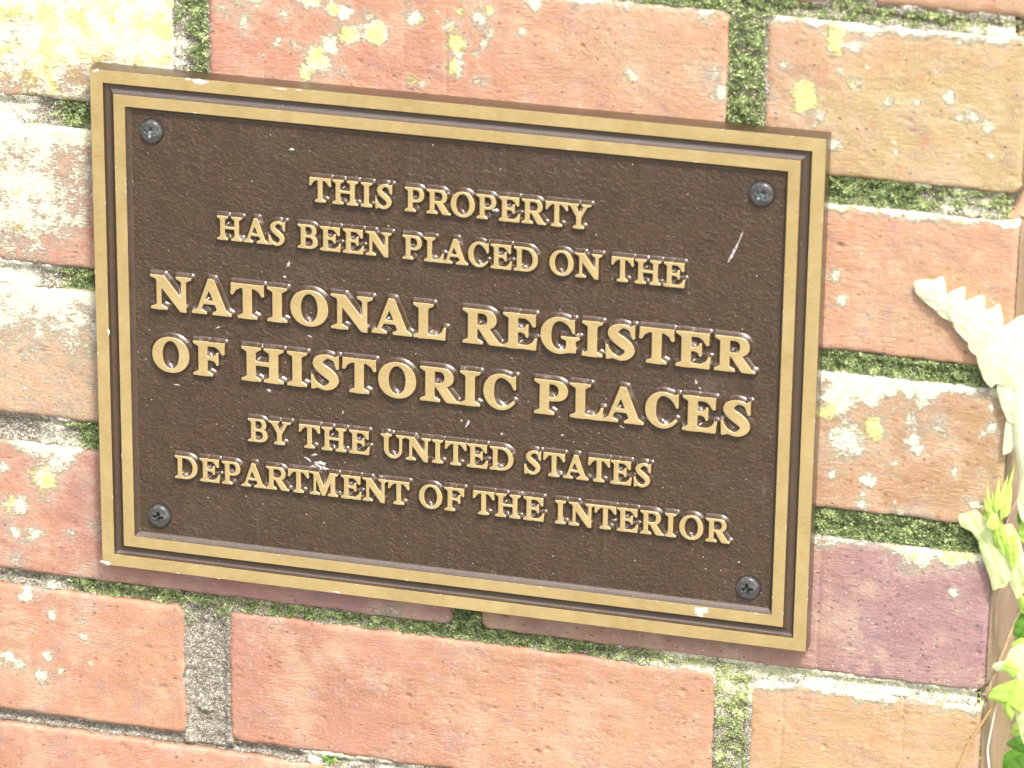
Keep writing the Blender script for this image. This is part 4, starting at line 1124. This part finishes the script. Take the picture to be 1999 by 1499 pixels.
FERNS = [('fern_frond', 'sunlit fern frond with its overexposure painted white-green, arching in front of the upper right bricks',
  [(316.3, -2.0, 147.9), (328.1, -2.6, 138.9), (340.0, -3.4, 129.2), (352.9, -4.0, 116.3), (364.3, -4, 96.6)], 0.7, 'pale', []),
 ('fern_frond', 'pale lime fern frond drooping over the corner below the big white frond', [(338.3, -6, 60.7), (346.7, -9, 54.8), (354.9, -11, 49.5), (366.9, -14, 46.2)], 0.7, 'lime', []),
 ('fern_sprig', 'small bright green sprig of thin forked leaflets beside the corner', [(349.0, -4, 49.9), (348.0, -7, 59.2), (349.4, -6, 67.2), (351.6, -5, 75.2)], 0.4, 'lime',
  [((347.0, -7, 61.6), (344.1, -4, 75.3), 1.9, 'lime', 0.6, (0, -1, 0.3)), ((346.4, -7, 65.2), (343.2, -4, 69.3), 2.0, 'lime', 0.6, (0, -1, 0.3)),
   ((348.8, -8, 65.9), (348.6, -5, 78.9), 1.9, 'lime', 0.6, (0, -1, 0.3)), ((349.7, -8, 67.0), (351.9, -5, 80.1), 2.2, 'lime', 0.6, (0, -1, 0.3)),
   ((350.8, -8, 63.1), (354.1, -5, 85.1), 2.2, 'lime', 0.6, (0, -1, 0.3)), ((347.9, -7, 61.3), (346.6, -5, 72.6), 2.6, 'lime', 0.6, (0, -1, 0.3)),
   ((352.1, -8, 64.3), (353.6, -5, 75.5), 2.4, 'lime', 0.6, (0, -1, 0.3)), ((345.9, -6, 61.6), (343.7, -3, 65.2), 2.2, 'lime', 0.6, (0, -1, 0.3)),
   ((348.0, -9, 59.1), (347.8, -6, 68.0), 4.2, 'lime', 0.6, (0, -1, 0.3)), ((357.9, 2, 56.7), (355.7, 4, 70.0), 4, 'green', 0.6, (0, -1, 0.3))]),
 ('fern_frond', 'lime fern frond with lobed leaflets poking over the lower corner', [(351.8, -3, -5.6), (360.1, -8, -1.1), (370.7, -12, 6.4)], 0.7, 'lime', []),
 ('fern_frond', 'shaded dark green fern frond behind the lowest corner bricks', [(359.4, 20, 17.8), (361.5, 18, -6.5), (362.8, 14, -25.9), (362.6, 10, -45.6)], 0.7, 'green', [])]


def lamina(outline, mat, parent, dome, seed, tone=.6):
    """a leaf blade from its outline: rings shrinking to the midrib point, domed and gently puckered"""
    o = [np.array(p_) for p_ in outline]; n = len(o); P_ = []
    for i in range(n):                                   # rounded outline
        p0, p1, p2, p3 = o[i - 1], o[i], o[(i + 1) % n], o[(i + 2) % n]
        for k in range(5):
            t = k / 5; q = 0.5 * ((2 * p1) + (-p0 + p2) * t + (2 * p0 - 5 * p1 + 4 * p2 - p3) * t * t + (-p0 + 3 * p1 - 3 * p2 + p3) * t ** 3)
            P_.append(q * .6 + (p1 * (1 - t) + p2 * t) * .4)
    P_ = np.array(P_); c = P_.mean(0); m_ = len(P_); V = []; Tn = []; rings = 9
    ax = P_[np.argmax(np.linalg.norm(P_ - c, axis=1))] - c; ax /= np.linalg.norm(ax)
    sc = np.linalg.norm(P_ - c, axis=1).max()
    for k in range(rings):
        f = 1 - k / rings; q = c + (P_ - c) * f
        rel = q - c; lat = np.linalg.norm(rel - np.outer(rel @ ax, ax), axis=1) / sc
        q[:, 1] -= dome * (1 - f * f) * .8 + .25 * fbm(q[:, 0] / 2.2 + seed, q[:, 2] / 2.2, 3, 90 + seed) + .18 * np.sin((rel @ ax) / sc * 16 + lat * 9) * f
        q[:, 1] += .45 * np.exp(-(lat / .06) ** 2) * (f < .97)
        V.append(q); Tn.append(np.clip(tone + .25 * fbm(q[:, 0] / 4, q[:, 2] / 4, 3, 91 + seed) - .3 * np.exp(-(lat / .05) ** 2) - .12 * np.sin((rel @ ax) / sc * 16 + lat * 9), 0, 1))
    V.append((c - np.array([0, dome * .8, 0]))[None]); Tn.append(np.array([tone]))
    F_l = [(k * m_ + a, k * m_ + (a + 1) % m_, (k + 1) * m_ + (a + 1) % m_, (k + 1) * m_ + a) for k in range(rings - 1) for a in range(m_)]
    F_l += [((rings - 1) * m_ + a, (rings - 1) * m_ + (a + 1) % m_, rings * m_) for a in range(m_)]
    me = mk_mesh("leaflet", np.concatenate(V), F_l, mat, True, {"tint": np.concatenate(Tn)})
    return obj("leaflet", me, parent)


for k_f, (nm, label, rach, rr, mat, leaves) in enumerate(FERNS):
    mt = dict(pale=MAT_PALE if mat == 'pale' else MAT_CREAM, lime=MAT_LIME, green=MAT_GREEN)
    t_ = thing(nm, label, "fern")
    if rach and k_f in (0, 2): tube("stalk", rach, rr, rr * .5, mt[mat], t_)
    for i, (ol, ml, dm) in enumerate(LAMINAE.get(k_f, [])): lamina(ol, mt[ml], t_, dm, k_f * 20 + i, .45 + .3 * random.random())
    for i, lf in enumerate(leaves):
        b_, p_, wd, ml, bend, nrm = lf
        wd = wd * (1.3 if ml == 'pale' else 1.12)
        leaf("leaflet", b_, p_, wd, mt[ml], t_, nrm, bend * .6, .035 * wd, .12 if wd > 5 else 0.0, i * 7, .35 + .6 * random.random())

# foliage behind the corner
bk = thing("fern_clump", "dense green fern clump growing behind the brick corner", "fern", (0, 0, 0))
g = np.random.default_rng(3)
for i in range(230):
    x = g.uniform(360, 430); z = g.uniform(-110, 270); y = g.uniform(45, 120)
    a = g.uniform(0, 2 * np.pi); L = g.uniform(16, 34)
    leaf("leaflet", (x, y, z), (x + L * math.cos(a), y + g.uniform(-8, 8), z + L * math.sin(a)), g.uniform(6, 11), MAT_GREEN if g.random() < .85 else MAT_LIME, bk,
         (g.uniform(-.6, .6), -1, g.uniform(0, .9)), 2, .8, .1, i, g.random())

# small plants in the joint under the long brick, and loose stems at the corner
sp = thing("seedling", "tiny green seedling with three round leaves in the lowest joint", "plant", (90.0, 2.0, -76.5))
for i, (dx, dz, r_) in enumerate([(-2.6, 2.0, 2.6), (1.2, .6, 2.2), (4.2, 1.4, 3.0), (-.4, -1.0, 1.8)]):
    leaf("leaflet", (0, 1, -1), (dx, -3.5 - .4 * i, dz), r_, MAT_GREEN if i != 2 else MAT_LIME, sp, (0, -1, .5), .3, .3, 0, i, .5)
cr = thing("lichen_tuft", "pale cream lichen rosette hanging under the tiny seedling", "lichen", (90.0, 0.0, -81.5))
for i in range(9):
    a = i * 2.4; r_ = 1.2 + .32 * i
    leaf("lobe", (math.cos(a) * r_ * .3, .2, math.sin(a) * r_ * .3), (math.cos(a) * r_ * 1.2, -1.2, math.sin(a) * r_ * 1.0 - .5), 3.0, MAT_PALE, cr, (0, -1, .2), .3, .2, .2, i, .9)

tube("dry_stem", [(352.0, -1.5, -13.3), (346.7, -1.2, -24.2), (342.3, -1.0, -33.5), (338.6, -1.2, -44.7)], .45, .3, MAT_STEM, None, label="thin dry brown stem lying across the lowest corner brick", cat="stem")
tube("rootlet", [(352.5, -1.0, -12.8), (351.3, -0.8, -20.5), (349.9, -0.6, -31.5), (349.8, -0.6, -35.8), (351.0, -0.6, -44.3)], .32, .5, MAT_ROOT, None, label="white rootlet running down the arris of the lowest corner brick", cat="root")
